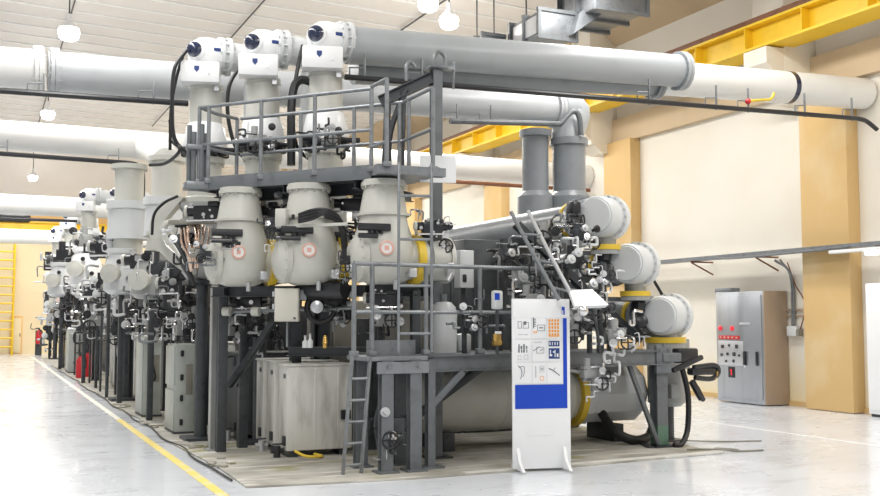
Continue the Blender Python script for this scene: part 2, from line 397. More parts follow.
# ------------------------------------------------------------------ gas tanks (breakers) of the front row
def gas_tank(P, label, group='grey gas tanks in the switchgear rows'):
    x, y = P; t = thing('gas_tank', label, 'tank', (x, y, 2.12), group)
    bd = build('tank_body', B().lathe((x, y, 2.12), Z_, [(0, 0), (0, .17), (.04, .28), (.12, .345), (.22, .37), (.42, .37), (.58, .335), (.72, .29), (.80, .28)], 36), 'gis', t)
    build('neck', B().lathe((x, y, 2.92), Z_, [(0, .275), (.0, .315), (.03, .315), (.03, .285), (.36, .228), (.36, 0)], 36), 'gis', t)
    build('top_flange', B().lathe((x, y, 3.27), Z_, [(0, .235), (0, .268), (.045, .268), (.045, .255), (.075, .255), (.075, 0)], 36).bolts((x, y, 3.28), Z_, .25, 14, .013, .035), 'gis', t)
    zc = 2.42
    build('drum', B().lathe((x-.28, y, zc), X_, [(0, .245), (.38, .245), (.66, .245), (.66, 0)], 32), 'gis', t)
    build('end_dish', B().lathe((x-.43, y, zc), X_, [(0, 0), (.0, .10), (.03, .19), (.08, .25), (.10, .285), (.16, .285), (.16, .24)], 32).bolts((x-.31, y, zc), X_, .268, 14, .011, .05), 'gis', t)
    build('yellow_ring', B().lathe((x+.35, y, zc), X_, [(0, .24), (0, .30), (.09, .30), (.09, .24)], 32), 'yellow', t, label='yellow ring')
    build('end_flange', B().lathe((x+.44, y, zc), X_, [(0, .24), (0, .275), (.05, .275), (.05, .23), (.13, .20), (.15, 0)], 32), 'gis', t)
    c = V((x, y, 2.50)); dn = V((-.26, -.96, .06)).normalized(); p = c+dn*.355
    gg = build('gauge', B().lathe(p, dn, [(0, .085), (.03, .085), (.035, .066), (.02, .064), (.02, 0)], 24), 'rose', t, label='round gauge with a pink rim')
    build('gauge_face', B().lathe(p+dn*.018, dn, [(0, .064), (.006, .064), (.006, 0)], 24), 'pipew', gg)
    u, v, a = basis(dn)
    build('gauge_mark', B().box(p+dn*.027, (.05, .05, .004), R=Matrix((u, v, a)).transposed()), 'rose', gg)
    b = B().cyl((x+.2, y-.30, 2.22), (x+.2, y-.42, 2.22), .035, n=10).box((x+.2, y-.42, 2.24), (.09, .06, .10), bev=.01)
    b.cyl((x+.05, y-.27, 2.16), (x+.05, y-.27, 2.05), .028, n=10)
    build('fill_valve', b, 'alu', t)
    b = B()
    for k in range(3): b.box((x-.27+.06*k, y-.29, 2.74), (.035, .10, .11), bev=.008)
    b.cyl((x-.42, y-.30, 2.76), (x-.05, y-.34, 2.76), .045, n=12).cyl((x-.42, y-.3, 2.66), (x-.2, y-.34, 2.66), .03, n=10)
    build('density_monitor', b, 'blackm', t, label='black density monitor')
    return t
P3, P2, P1 = (4.30, 10.98), (3.60, 11.69), (2.93, 12.40)
g3 = gas_tank(P3, 'nearest right grey gas tank with yellow ring, behind the upper ladder')
g2 = gas_tank(P2, 'middle grey gas tank of the front three, above the beige box')
build('end_section', B().lathe((P3[0]+.56, P3[1], 2.42), X_, [(0, .25), (.22, .25), (.22, .28), (.27, .28), (.27, .2), (.30, 0)], 32), 'gis', g3)
build('end_valve', B().box((P3[0]+.74, P3[1]-.27, 2.3), (.1, .1, .16), bev=.02).cyl((P3[0]+.74, P3[1]-.3, 2.25), (P3[0]+.66, P3[1]-.36, 2.15), .03), 'alu', g3)
g1 = gas_tank(P1, 'leftmost grey gas tank of the front three, beside the copper tubes')

# ------------------------------------------------------------------ switch columns with white heads
def switch_column(P, label, elbow=True, group='switch columns with white heads'):
    x, y = P; t = thing('switch_pole', label, 'switch column', (x, y, 0), group)
    build('pedestal', B().box((x, y, .03), (.5, .5, .06)).cyl((x, y, .03), (x, y, 2.25), .09).box((x, y, 2.23), (.5, .5, .06)), 'steel', t)
    build('lower_vessel', B().lathe((x, y, 2.25), Z_, [(0, 0), (.02, .22), (.12, .30), (.98, .30), (1.03, .34), (1.11, .34), (1.11, 0)], 28), 'gisd', t)
    build('column_body', B().lathe((x, y, 3.36), Z_, [(0, .27), (.08, .27), (.1, .24), (.55, .24), (.58, .28), (.66, .28), (.66, 0)], 28).bolts((x, y, 3.97), Z_, .26, 12, .012, .07), 'gis', t)
    b = B()
    for k in range(9):
        a = k*2*PI/9; b.box((x+.27*math.cos(a), y+.27*math.sin(a), 4.10), (.13, .13, .12), rz=a, bev=.015)
    b.cyl((x, y, 4.0), (x, y, 4.17), .24); b.cyl((x-.42, y-.22, 4.1), (x+.4, y-.25, 4.13), .035, n=10)
    build('drive_ring', b, 'blackm', t, label='black drive gear ring')
    build('hood', B().lathe((x, y, 4.16), Z_, [(0, .31), (.05, .32), (.30, .27), (.36, .24), (.36, 0)], 28), 'white', t)
    build('upper_column', B().lathe((x, y, 4.52), Z_, [(0, .235), (.48, .225), (.5, .25), (.56, .25), (.56, .22), (.62, 0)], 28), 'gis', t)
    R = Matrix.Rotation(math.radians(-16), 3, 'Z')
    q = lambda a, b_, c: V((x, y, 5.2))+R@V((a, b_, c))
    bx = build('operating_box', B().box(q(-.06, -.24, 0), (.54, .30, .30), R=R, bev=.018), 'white', t)
    build('badge', B().prism([q(-.14, -.394, .08), q(-.07, -.394, .08), q(-.07, -.394, .03), q(-.105, -.394, -.01), q(-.14, -.394, .03)], R@V((0, .006, 0))), 'navyp', bx)
    build('latch', B().box(q(.07, -.392, -.03), (.03, .012, .03), R=R), 'alu', bx)
    build('cable_gland', B().box(q(.16, -.24, -.19), (.06, .06, .1), R=R), 'alu', bx)
    hz = 5.54
    hd = build('head', B().lathe((x-.27, y, hz), X_, [(0, 0), (.015, .10), (.06, .175), (.15, .235), (.27, .255), (.40, .24), (.46, .23), (.46, 0)], 32), 'white', t)
    dn = V((-.60, -.79, .02)).normalized(); c = V((x-.10, y-.06, hz+.0))
    ln = build('lens_collar', B().lathe(c+dn*.08, dn, [(0, .135), (.10, .135), (.12, .115), (.12, 0)], 24), 'white', hd)
    build('lens', B().lathe(c+dn*.19, dn, [(0, .112), (.04, .108), (.08, .085), (.11, .045), (.118, 0)], 24), 'navy', hd, label='dark navy lens')
    build('mark', B().box((x+.10, y-.243, hz+.03), (.10, .02, .05), bev=.008), 'navyp', hd)
    build('coupling_flange', B().lathe((x+.17, y, hz), X_, [(0, .22), (0, .275), (.05, .275), (.06, .24), (.10, .24), (.11, .28), (.16, .28), (.16, .22)], 32).bolts((x+.25, y, hz), X_, .258, 12, .016, .10), 'gisl', t)
    if elbow:
        b = B(); pts = [(x+.30, y, hz), (x+.50, y, hz), (x+.70, y, hz-.08), (x+.76, y, hz-.28), (x+.76, y, 4.3)]
        b.tube(pts, .21, n=20)
        build('elbow', b, 'gisl', t)
    return t
C3, C2, C1 = (4.21, 12.92), (3.53, 13.67), (2.88, 14.40)
s3 = switch_column(C3, 'rightmost white-headed switch column, joined to the near right bus pipe', elbow=False)
s2 = switch_column(C2, 'middle white-headed switch column of the near three')
s1 = switch_column(C1, 'leftmost white-headed switch column of the near three')

# ------------------------------------------------------------------ bus pipes
def bus(p0, p1, r, m, label, fl=(), bands=(), name='bus_pipe', caps=True, bandmat='navy', group='gas bus pipes overhead'):
    p0, p1 = V(p0), V(p1); a = (p1-p0).normalized(); L = (p1-p0).length
    t = thing(name, label, 'pipe', p0, group)
    build('pipe_shell', B().lathe(p0, a, [(0, r), (L, r)], 36), m, t)
    for f in fl:
        build('flange', B().lathe(p0+a*(f*L-.06), a, [(0, r*.98), (0, r+.055), (.055, r+.055), (.06, r+.03), (.065, r+.055), (.12, r+.055), (.12, r*.98)], 36).bolts(p0+a*(f*L), a, r+.035, 20, .012, .075), m, t)
    for f in bands:
        build('band', B().lathe(p0+a*(f*L-.05), a, [(0, r*.98), (0, r+.006), (.10, r+.006), (.10, r*.98)], 36), bandmat, t, label='dark ring band')
    return t
def cable_rail(p0, p1, r, label, up=(.25, .5, .75), h=.3, m='blackm', end=None, side=(0, -.1, 0)):
    p0, p1 = V(p0), V(p1)
    t = thing('cable_rail', label, 'cable rail', p0, 'dark cable rails under the bus pipes')
    pts = [p0, p1]
    b = B().cyl(p0, p1, r, n=10)
    if end: b.tube([p1]+[V(q) for q in end], r, n=10)
    build('rail_tube', b, m, t)
    for f in up:
        c = p0.lerp(p1, f)
        b = B().bar(c-V((0, 0, .05)), c+V((0, 0, h)), .035, .02).tube([c+V((-.22, 0, .02)), c+V((-.22, 0, .13)), c+V((-.02, 0, .15))], .012, n=6, smooth=False)
        build('bracket', b, 'galv', t)
    return t
pa = V((C3[0]+.30, C3[1], 5.50)); pb = atY(684, 71.5, C3[1]); W0 = atY(640, 76, C3[1]+.35); pc = atY(864, 93.8, C3[1]+.35)
bus(pa, pb, .262, 'pipe', 'thick near grey bus pipe running right from the rightmost white head', fl=(.985,))
bus(W0, pc, .285, 'pipew', 'white bus pipe with navy band running on to the right wall', bands=(.63,), fl=())
bus(V((C2[0]+1.2, C3[1]+.36, 5.28)), atY(657, 82, C3[1]+.34), .23, 'piped', 'lower dark grey bus pipe tucked behind the near one', fl=(.99,))
ra = atY(345, 77, C3[1]-.25); rb = atY(858, 118.5, C3[1]-.25)
cable_rail(ra, rb, .04, 'long dark cable rail under the near right bus pipe', (.03, .12, .53, .67, .74, .87, .985), .36, end=[rb+V((.2, 0, -.03)), rb+V((.45, 0, -.16))])
pc2 = atY(808, 118, C3[1]-.05)
t = thing('earth_lead', 'small red knob and yellow lead under the white bus pipe', 'lead', atY(748, 102, C3[1]-.27))
build('knob', B().sph(atY(748, 101.5, C3[1]-.27), .05), 'red', t)
build('lead', B().tube([atY(748, 101, C3[1]-.27), atY(762, 100, C3[1]-.27), atY(771, 99, C3[1]-.27), atY(774, 93, C3[1]-.27)], .022), 'yellow', t)
# bus across the hall behind the heads
BY = 15.6
l0 = atY(-420, 38, BY); l1 = atY(44, 70.5, BY); l2 = atY(574, 111, BY)
bus(l0, l1, .30, 'pipew', 'white bus pipe at upper left coming from beyond the left edge', fl=(.985,))
bus(l1+V((.05, 0, 0)), l2, .29, 'pipel', 'pale grey bus pipe passing behind the three white heads', fl=(.01, .955))
cable_rail(atY(-420, 62, BY-.35), atY(188, 103.5, BY-.35), .045, 'dark cable rail under the upper left bus pipe', (.30, .72, .93), .3)
cable_rail(atY(450, 121, BY-.4), atY(560, 124, BY-.4), .05, 'grey cable rail under the middle bus pipe, bending down at its end', (.06, .36), .3, m='steelm', end=[atY(572, 112, BY-.42), atY(579, 116, BY-.45), atY(581, 135, BY-.45)])
# far buses
for Yb, px, fa, lab, xx in ((22.6, (-80, 520, 131, 182), (.28,), 'second white bus pipe crossing the aisle at upper left', WX),
                       (36.2, (-80, 420, 203, 214), (), 'third white bus pipe down the aisle at left', WX),
                       (50.0, (-80, 300, 234, 240), (), 'farthest white bus pipe in front of the back wall', 12)):
    z = 5.55
    p0 = V((-3.5, Yb, z)); p1 = V((xx-.02, Yb, z))
    bus(p0, p1, .31 if Yb < 30 else .34, 'pipew', lab, fl=(.20,) if Yb == 36.2 else (), bands=(.755,) if Yb < 30 else ())
    if Yb < 30:
        cable_rail((-3.5, Yb-.3, z-.40), (2.8, Yb-.3, z-.46), .05, 'dark cable rail under the second bus pipe at left', (.62, .97), .3, end=[(3.0, Yb-.3, z-.5), (3.12, Yb-.3, z-.7), (3.12, Yb-.3, z-1.6)])
        cable_rail((6.5, Yb-.3, z-.42), (14.6, Yb-.3, z-.42), .05, 'brown cable rail behind the tall dark post', (.2, .5, .8), .25, m='rust')
    elif Yb < 40: cable_rail((-3.5, Yb-.3, z-.5), (2.9, Yb-.3, z-.5), .05, 'dark cable rail under the third bus pipe at left', (.3, .6), .3)

# vertical risers at the end of the middle bus
def riser(x, y, z0, z1, r, label):
    t = thing('riser_pipe', label, 'pipe', (x, y, z0), 'vertical riser pipes')
    build('pipe_shell', B().lathe((x, y, z0), Z_, [(0, r), (z1-z0, r)], 32), 'piped', t)
    build('lower_socket', B().lathe((x, y, z0), Z_, [(0, r+.09), (.88, r+.09), (.94, r+.04), (.98, r)], 32), 'piped', t)
    build('riser_stand', B().cyl((x, y, .02), (x, y, z0+.05), .12), 'steel', t)
    build('top_flange', B().lathe((x, y, z1-.12), Z_, [(0, r), (0, r+.05), (.12, r+.05), (.12, 0)], 32), 'piped', t)
    return t
q = atY(538, 150, BY); riser(q.x, BY+.1, 3.05, 5.15, .24, 'left vertical grey riser pipe behind the stacked horizontal pipes')
q = atY(566, 150, BY); tr = riser(q.x, BY-.1, 3.05, 5.0, .30, 'right thicker vertical grey riser pipe under the bus pipe end')
build('elbow', B().tube([l2+V((-.3, 0, 0)), l2+V((.0, 0, -.02)), (q.x+.02, BY-.05, 5.15), (q.x, BY-.1, 4.8)], .30, n=28), 'pipe', tr)

# ------------------------------------------------------------------ stacked horizontal pipes with end drums
AX = V((math.sin(math.radians(62)), math.cos(math.radians(62)), 0))
def stacked_pipe(c, yb, label, r=.235, stub=True, rd=.285):
    c = V(c); t = thing('stacked_bus_pipe', label, 'pipe', c, 'stacked horizontal pipes with round end drums')
    s = c+AX*.20+V((-.12, .1, 0))
    build('pipe_shell', B().lathe((s.x-.12, c.y+.35, c.z), Y_, [(0, r), (yb-c.y, r)], 32), 'piped', t)
    build('neck', B().lathe((s.x-.12, c.y+.10, c.z), Y_, [(0, .20), (.06, .22), (.10, .27), (.16, .27), (.16, .25), (.24, .25), (.24, .30), (.31, .30), (.31, .24)], 32).bolts((s.x-.12, c.y+.37, c.z), Y_, .28, 16, .014, .06), 'piped', t)
    build('yellow_ring', B().lathe((s.x-.12, c.y+.52, c.z), Y_, [(0, .23), (0, .265), (.07, .265), (.07, .23)], 32), 'yellow', t, label='pale yellow ring')
    dr = build('end_drum', B().lathe(c-AX*.16, AX, [(0, 0), (0, rd-.03), (.03, rd-.01), (.30, rd-.01), (.31, rd+.03), (.42, rd+.03), (.43, rd-.02), (.52, rd-.06), (.56, 0)], 40), 'gisl', t)
    build('drum_cover', B().lathe(c-AX*.185, AX, [(0, 0), (0, rd-.055), (.03, rd-.045), (.03, 0)], 40), 'gisl', dr)
    build('bolts', B().bolts(c+AX*.20, AX, rd+.012, 18, .014, .075), 'alu', dr)
    b = B().lathe(c+V((-.30, .16, -.10)), V((-.5, -.8, .2)), [(0, .05), (.0, .10), (.12, .10), (.14, .07), (.14, 0)], 16)
    b.box(c+V((-.36, .12, .12)), (.14, .18, .16), bev=.03)
    build('sensor', b, 'blackm', t, label='black sensor block')
    if stub:
        build('foot', B().lathe((c.x+.16, c.y+.14, c.z-.50), Z_, [(0, .20), (.08, .20), (.08, .15), (.30, .15)], 24), 'gisd', t)
        build('foot_band', B().lathe((c.x+.16, c.y+.14, c.z-.44), Z_, [(0, .15), (0, .212), (.07, .212), (.07, .15)], 24), 'yellow', t, label='yellow band on the foot')
    return t
D1, D2, D3 = (7.64, 11.4, 3.10), (8.13, 11.4, 2.47), (8.68, 11.4, 1.76)
stacked_pipe(D1, 15.6, 'top stacked pipe with pale round end drum'); stacked_pipe(D2, 15.6, 'middle stacked pipe with pale round end drum'); 
stacked_pipe(D3, 15.0, 'lowest stacked pipe with pale round end drum on the corner post', stub=False)
# stepped carrier between the drums
t = thing('drum_support_frame', 'grey stepped bracket frame carrying the three end drums', 'frame', (8.2, 11.8, 1.35))
for x, z in ((7.75, 2.62), (8.27, 1.98)):
    build('bracket', B().bar((x-.25, 11.95, 1.36), (x-.25, 11.95, z+.2), .10, .08).bar((x-.3, 11.95, z+.02), (x+.35, 11.6, z+.0), .10, .06), 'steelm', t)
build('sloping_beam', B().hbeam((6.6, 11.9, 3.0), (8.5, 11.75, 1.4), .10, .12, side=Y_), 'steel', t)
t = thing('corner_pedestal', 'grey round pedestal with yellow band below the lowest end drum', 'pedestal', (8.80, 11.55, .55))
build('collar', B().lathe((8.80, 11.55, 1.22), Z_, [(0, .27), (.16, .27), (.18, .23), (.30, .22), (.30, 0)], 28), 'gisd', t)
build('yellow_band', B().lathe((8.80, 11.55, 1.38), Z_, [(0, .22), (0, .285), (.08, .285), (.08, .22)], 28), 'yellow', t, label='yellow band')
build('housing', B().lathe((8.80, 11.55, .50), Z_, [(0, 0), (0, .20), (.05, .26), (.70, .26), (.72, .24), (.74, 0)], 28).box((8.72, 11.3, .72), (.14, .12, .2), bev=.02), 'gisd', t)
build('pedestal_leg', B().cyl((8.80, 11.55, .02), (8.80, 11.55, .52), .10).box((8.8, 11.55, .03), (.4, .4, .02)), 'steel', t)

# ------------------------------------------------------------------ big lower tank
ty = 12.05; tz = .68
t = thing('horizontal_vessel', 'big grey horizontal vessel under the lower platform', 'vessel', (6.6, ty, .02))
build('shell', B().lathe((5.0, ty, tz), X_, [(0, 0), (.0, .2), (.05, .36), (.12, .45), (2.35, .45), (2.38, .42), (2.5, .36), (2.55, .36), (2.55, 0)], 48), 'gis', t)
build('yellow_ring', B().lathe((7.48, ty, tz), X_, [(0, .36), (0, .46), (.09, .46), (.09, .36)], 48), 'yellow', t, label='yellow ring')
build('end_section', B().lathe((7.57, ty, tz), X_, [(0, .36), (.02, .44), (.12, .44), (.14, .42), (.95, .42), (1.02, .36), (1.05, 0)], 10), 'gisl', t)
for x in (5.5, 7.0, 8.1): build('saddle', B().box((x, ty, .14), (.16, .7, .24), bev=.01), 'steel', t)
build('weld_seam', B().lathe((6.3, ty, tz), X_, [(0, .44), (0, .456), (.05, .456), (.05, .44)], 48), 'gis', t)
build('manhole', B().lathe((6.6, ty-.40, tz-.05), -Y_, [(0, .17), (.06, .17), (.06, .2), (.1, .2), (.1, 0)], 24), 'gis', t)
# valves clinging to the vessel
t = thing('valve_cluster', 'small cluster of metal valves above the yellow ring of the big vessel', 'valve', atY(585, 373, 11.62))
c = atY(585, 373, 11.6)
b = B().cyl(c+V((-.25, 0, .05)), c+V((.3, .0, -.02)), .04, n=12).cyl(c+V((0, 0, -.12)), c+V((0, 0, .14)), .05, n=12).sph(c+V((.14, -.03, 0)), .075).cyl(c+V((.0, .0, 0)), c+V((0, .45, 0)), .03, n=10)
build('valve_body', b, 'alu', t)
build('handwheel', B().lathe(c+V((0, -.02, .15)), Z_, [(0, .08), (.02, .09), (.04, .08), (.04, 0)], 16), 'blackm', t)

# ------------------------------------------------------------------ tall post and upper service platform
A0 = V((2.48, 12.80, 0)); A1 = V((4.11, 10.89, 0)); T = V((4.75, 10.55, 0))
ZD = 3.43
nb = V((.76, .65, 0))           # inward normal of the slanting front edge
TP = V((5.13, 11.30, 0)); T0 = T; T = TP
t = thing('tall_post', 'tall dark steel post rising past the upper platform beside the ladder', 'post', (T.x, T.y, 0))
build('post_shaft', B().hbeam((T.x, T.y, .02), (T.x, T.y, 4.84), .12, .13, t=.016, side=Y_), 'steelm', t)
build('base_plate', B().box((T.x, T.y, .03), (.32, .32, .02)), 'steel', t)
build('head_plate', B().box((T.x, T.y, 4.86), (.24, .24, .03), bev=.005), 'steelm', t)
build('clamp_bracket', B().box((T.x+.12, T.y, 4.88), (.25, .1, .04)).bar((T.x+.24, T.y, 4.62), (T.x+.25, T.y, 4.98), .025), 'galv', t)
build('pipe_clamp', B().tube([(T.x-.32, T.y+.2, 4.72), (T.x-.32, T.y+.2, 4.90), (T.x-.26, T.y+.2, 4.96), (T.x-.20, T.y+.2, 4.90)], .025, n=8), 'galv', t)
build('pipe_clamp', B().tube([(T.x-.02, T.y, 4.86), (T.x-.02, T.y, 5.0), (T.x+.04, T.y, 5.08), (T.x+.12, T.y, 5.02), (T.x+.13, T.y, 4.88)], .025, n=8), 'galv', t)
e = V((3.35, 12.6, 3.98)); s = V((T.x-.05, T.y+.02, 4.74)); e = s+V((-1.45, .75, -.75))
build('sloping_beam', B().hbeam(s, s.lerp(e, .40), .11, .14, side=Z_), 'steel', t)
b = B()
for f in (.22, .34): 
    q = s.lerp(e, f); b.bar(q, (q.x-.02, q.y+.05, 3.45), .07)
b.tube([s.lerp(e, .2), s.lerp(e, .32)+V((0, 0, -.45)), s.lerp(e, .36)+V((.05, 0, -1.0))], .04)
build('strut', b, 'steel', t)
T = T0

t = thing('upper_platform', 'upper service platform with grey toe plates around the white-headed columns', 'platform', (3.6, 11.9, ZD))
dk = [A0, A1, V((4.12, 10.5, 0)), V((4.82, 10.46, 0)), V((4.82, 11.3, 0)), A1+nb*.85, A0+nb*.85]
build('deck', B().prism([p+V((0, 0, ZD-.05)) for p in dk], (0, 0, .05)), 'galv', t)
b = B(); b.bar(A0+V((0, 0, ZD)), A1+V((0, 0, ZD)), .02, .17, side=Z_)
build('toe_plate', b, 'steelm', t)
build('toe_plate', B().bar(A0+V((0, 0, ZD)), A0+nb*.85+V((0, 0, ZD)), .02, .17, side=Z_), 'steelm', t)
build('edge_beam', B().hbeam(A0+nb*.5+V((0, 0, ZD-.12)), A1+nb*.5+V((0, 0, ZD-.12)), .08, .14, side=Z_), 'steel', t)
build('landing_plate', B().box((4.45, 10.52, ZD-.02), (.85, .12, .1)), 'galv', t)
for f in (.1, .5, .9):
    p = A0.lerp(A1, f)+nb*.45
    build('cross_beam', B().hbeam(p-nb*.4+V((0, 0, ZD-.12)), p+nb*1.1+V((0, 0, ZD-.12)), .08, .12, side=Z_), 'steel', t)
b = B()
for k in range(2): b.bar(V((2.85+.35*k, 12.95+.3*k, 0)), V((2.85+.35*k, 12.95+.3*k, ZD-.1)), .12)
build('support_leg', b, 'steel', t)

def railing(pts, zt, zm, zb, posts, label, r=.024, name='guard_rail', group='guard rails of the upper platform', m='galv', ends=True):
    P = [V(p) for p in pts]; t = thing(name, label, 'railing', P[0]+V((0, 0, zb)), group)
    build('top_rail', B().tube([p+V((0, 0, zt)) for p in P], r, smooth=False), m, t)
    build('mid_rail', B().tube([p+V((0, 0, zm)) for p in P], r*.9, smooth=False), m, t)
    for q in posts:
        q = V(q); b = B().cyl(q+V((0, 0, zb)), q+V((0, 0, zt)), r*1.05, n=10).box(q+V((0, 0, zb+.03)), (.09, .09, .06), bev=.008)
        build('rail_post', b, m, t)
    return t
F = lambda f, k=0: A0.lerp(A1, f)+nb*k
railing([F(0, .8), F(-.02, .4), F(0), F(1)], 4.42, 3.93, ZD, [F(0, .8), F(0), F(.06), F(.38), F(.69), F(1)], 'front guard rail of the upper platform with two long bars')
railing([F(.02, .82), F(1.0, .82), (4.74, 11.25, 0), T], 4.42, 3.93, ZD, [F(.4, .82), F(.72, .82), F(.98, .82), (4.74, 11.25, 0), T], 'rear guard rail of the upper platform, turning forward to the tall post')
t = railing([A1, (4.13, 10.45, 0)], 4.44, 3.72, ZD, [(4.13, 10.45, 0)], 'short guard rail turned toward the viewer at the platform corner')
# clustered cable pipes at the platform's left end
t = thing('conduit_bundle', 'bundle of upright grey pipes at the left end of the upper platform', 'pipes', (2.42, 12.86, 3.4), )
for k, (dx, dy) in enumerate(((0, 0), (.09, -.05), (.16, .05), (-.04, .1))):
    build('conduit', B().cyl((2.42+dx, 12.82+dy, 3.36), (2.42+dx, 12.82+dy, 4.1+.1*(k % 2)), .032, n=10), 'steelm', t)
build('clamp', B().box((2.47, 12.8, 3.9), (.3, .12, .06), bev=.01), 'galv', t)
build('base_block', B().box((2.47, 12.8, 3.4), (.34, .26, .1), bev=.02), 'galv', t)
t = thing('warning_plate', 'blank white plate fixed to the tall post at platform height', 'plate', at(437, 182, 12.0))
build('plate', B().prism([at(420, 155, 12.0), at(456, 156, 12.05), at(456, 183, 12.05), at(420, 182, 12.0)], (.01, .02, 0)), 'white', t)
build('plate_clip', B().box(at(437, 170, 12.1), (.12, .16, .05)), 'galv', t)

# ------------------------------------------------------------------ lower platform
LZ = 1.30; LY = 10.5
fy = lambda x: LY+(x-4.25)*.118
t = thing('lower_platform', 'lower steel platform with dark edge beam in front of the stacked pipes', 'platform', (6.2, 11.3, LZ))
build('deck', B().prism([(4.3, fy(4.3), LZ-.05), (8.35, fy(8.35), LZ-.05), (8.35, 11.9, LZ-.05), (4.3, 11.9, LZ-.05)], (0, 0, .05)), 'steelm', t)
build('edge_beam', B().hbeam((4.25, LY, LZ-.10), (8.4, fy(8.4), LZ-.10), .10, .19, side=Z_), 'steelm', t)
build('rear_beam', B().hbeam((4.5, 11.85, LZ-.12), (8.35, 11.85, LZ-.12), .10, .16, side=Z_), 'steel', t)
for x in (5.6, 6.9): build('cross_beam', B().hbeam((x, fy(x), LZ-.14), (x, 11.85, LZ-.14), .08, .12, side=Z_), 'steel', t)
build('platform_leg', B().hbeam((4.72, LY+.06, .02), (4.72, LY+.06, LZ-.05), .09, .10, t=.014, side=Y_).box((4.72, LY+.06, .03), (.26, .26, .02)), 'steelm', t)
build('brace', B().bar((4.72, LY+.06, .72), (5.15, LY+.1, LZ-.2), .08), 'steelm', t)
build('brace', B().bar((4.95, 11.4, .55), (5.75, 11.3, LZ-.2), .09), 'steel', t)
t = thing('corner_post', 'dark steel corner post with green foot at the right end of the platform', 'post', (8.30, 11.08, 0))
build('post_shaft', B().hbeam((8.30, 11.06, .3), (8.30, 11.06, 1.30), .17, .17, t=.02, side=Y_), 'steelm', t)
build('post_foot', B().hbeam((8.30, 11.06, .02), (8.30, 11.06, .30), .17, .17, t=.02, side=Y_), mat('green_stained_steel', (.12, .22, .16), .5, noise=.4, nscale=5), t, label='green stained foot')
build('base_plate', B().box((8.3, 11.06, .03), (.36, .36, .02)), 'steel', t)
build('head_bracket', B().box((8.30, 10.96, 1.18), (.24, .06, .38), bev=.01).box((8.42, 11.0, 1.2), (.3, .2, .12), bev=.02).bolts((8.30, 10.94, 1.3), -Y_, .07, 4, .018, .03), 'steelm', t)
build('brace', B().bar((7.78, 11.0, 1.12), (8.22, 10.98, .05), .055), 'steelm', t)
build('brace_foot', B().box((8.18, 10.97, .03), (.3, .12, .02)), 'steel', t)
# black bracket and hoses at the corner
t = thing('corner_bracket', 'black cable bracket sticking out at the right end of the machine', 'bracket', (8.9, 11.1, .9))
b = B().box((8.72, 11.02, 1.22), (.34, .16, .20), bev=.03).bar((8.45, 10.95, 1.02), (8.95, 10.95, 1.2), .07, bev=.02).box((8.98, 11.0, 1.0), (.42, .14, .10), bev=.03)
b.tube([(8.80, 10.95, 1.06), (9.16, 10.95, 1.08), (9.22, 10.95, .98), (9.10, 10.95, .90), (8.82, 10.95, .92)], .035)
b.bar((8.78, 10.97, .88), (8.95, 10.97, .62), .08, bev=.02).bar((8.86, 10.97, .80), (8.98, 10.97, .60), .06, bev=.02)
build('bracket_body', b, 'blackm', t)
build('back_plate', B().box((8.95, 11.45, 1.22), (.36, .03, .42), bev=.005), 'gisd', t)
build('hook', B().tube([(9.10, 10.93, .9), (9.17, 10.93, .92), (9.19, 10.93, 1.0)], .014), 'brass', t)
def hose(pts, r, label, m='black', group=None, name='hose', cat='hose', n=8):
    o = solo(name, B().tube(pts, r, n=n), m, label, cat, group); return o
hose([(8.62, 10.98, 1.1), (8.70, 10.95, .7), (8.66, 10.92, .25), (8.50, 10.85, .06), (8.38, 10.86, .05)], .038, 'black hose dropping from the corner bracket to the floor')
hose([(7.85, 11.75, .42), (7.88, 11.5, .2), (8.05, 11.35, .085), (8.3, 11.4, .08), (8.5, 11.5, .16), (8.62, 11.5, .55)], .065, 'thick black hose looping on the floor under the big vessel', n=12)
hose([at(650, 452, 12.9)*1.0, (8.5, 10.6, .012), (8.9, 10.75, .012), (9.25, 10.6, .012), (8.95, 10.45, .012), (8.7, 10.5, .012)], .012, 'thin rusty rod and ring lying on the floor by the corner post', m='rust', name='floor_rod', cat='rod') if False else None
o = solo('tie_rod', B().tube([(8.35, 10.55, .035), (8.7, 10.38, .035), (8.95, 10.25, .015), (9.3, 10.2, .013)], .012).tube([(8.72, 10.42, .03), (8.78, 10.5, .03), (8.95, 10.42, .02), (8.98, 10.3, .02), (8.85, 10.28, .02)], .012), 'panel', 'rusty tie rod with ring end lying on the floor by the corner post', 'rod')
o = solo('floor_cable', B().tube([(8.75, 11.5, .03), (9.4, 11.2, .012), (10.0, 11.0, .012)], .010), 'panel', 'thin brown cable lying on the floor right of the corner post', 'cable')

# lower guard rails
def rp(px):
    r = ray(px, 300); x = (LY-4.25*.118)/(r.y/r.x-.118); return V((x, fy(x)+.03, 0))
railing([rp(355), rp(428), rp(545)], 2.33, 1.79, LZ+.0, [rp(355), rp(373), rp(427), rp(481), rp(545)], 'guard rail along the front of the lower platform', group='guard rails of the lower platform', r=.026)
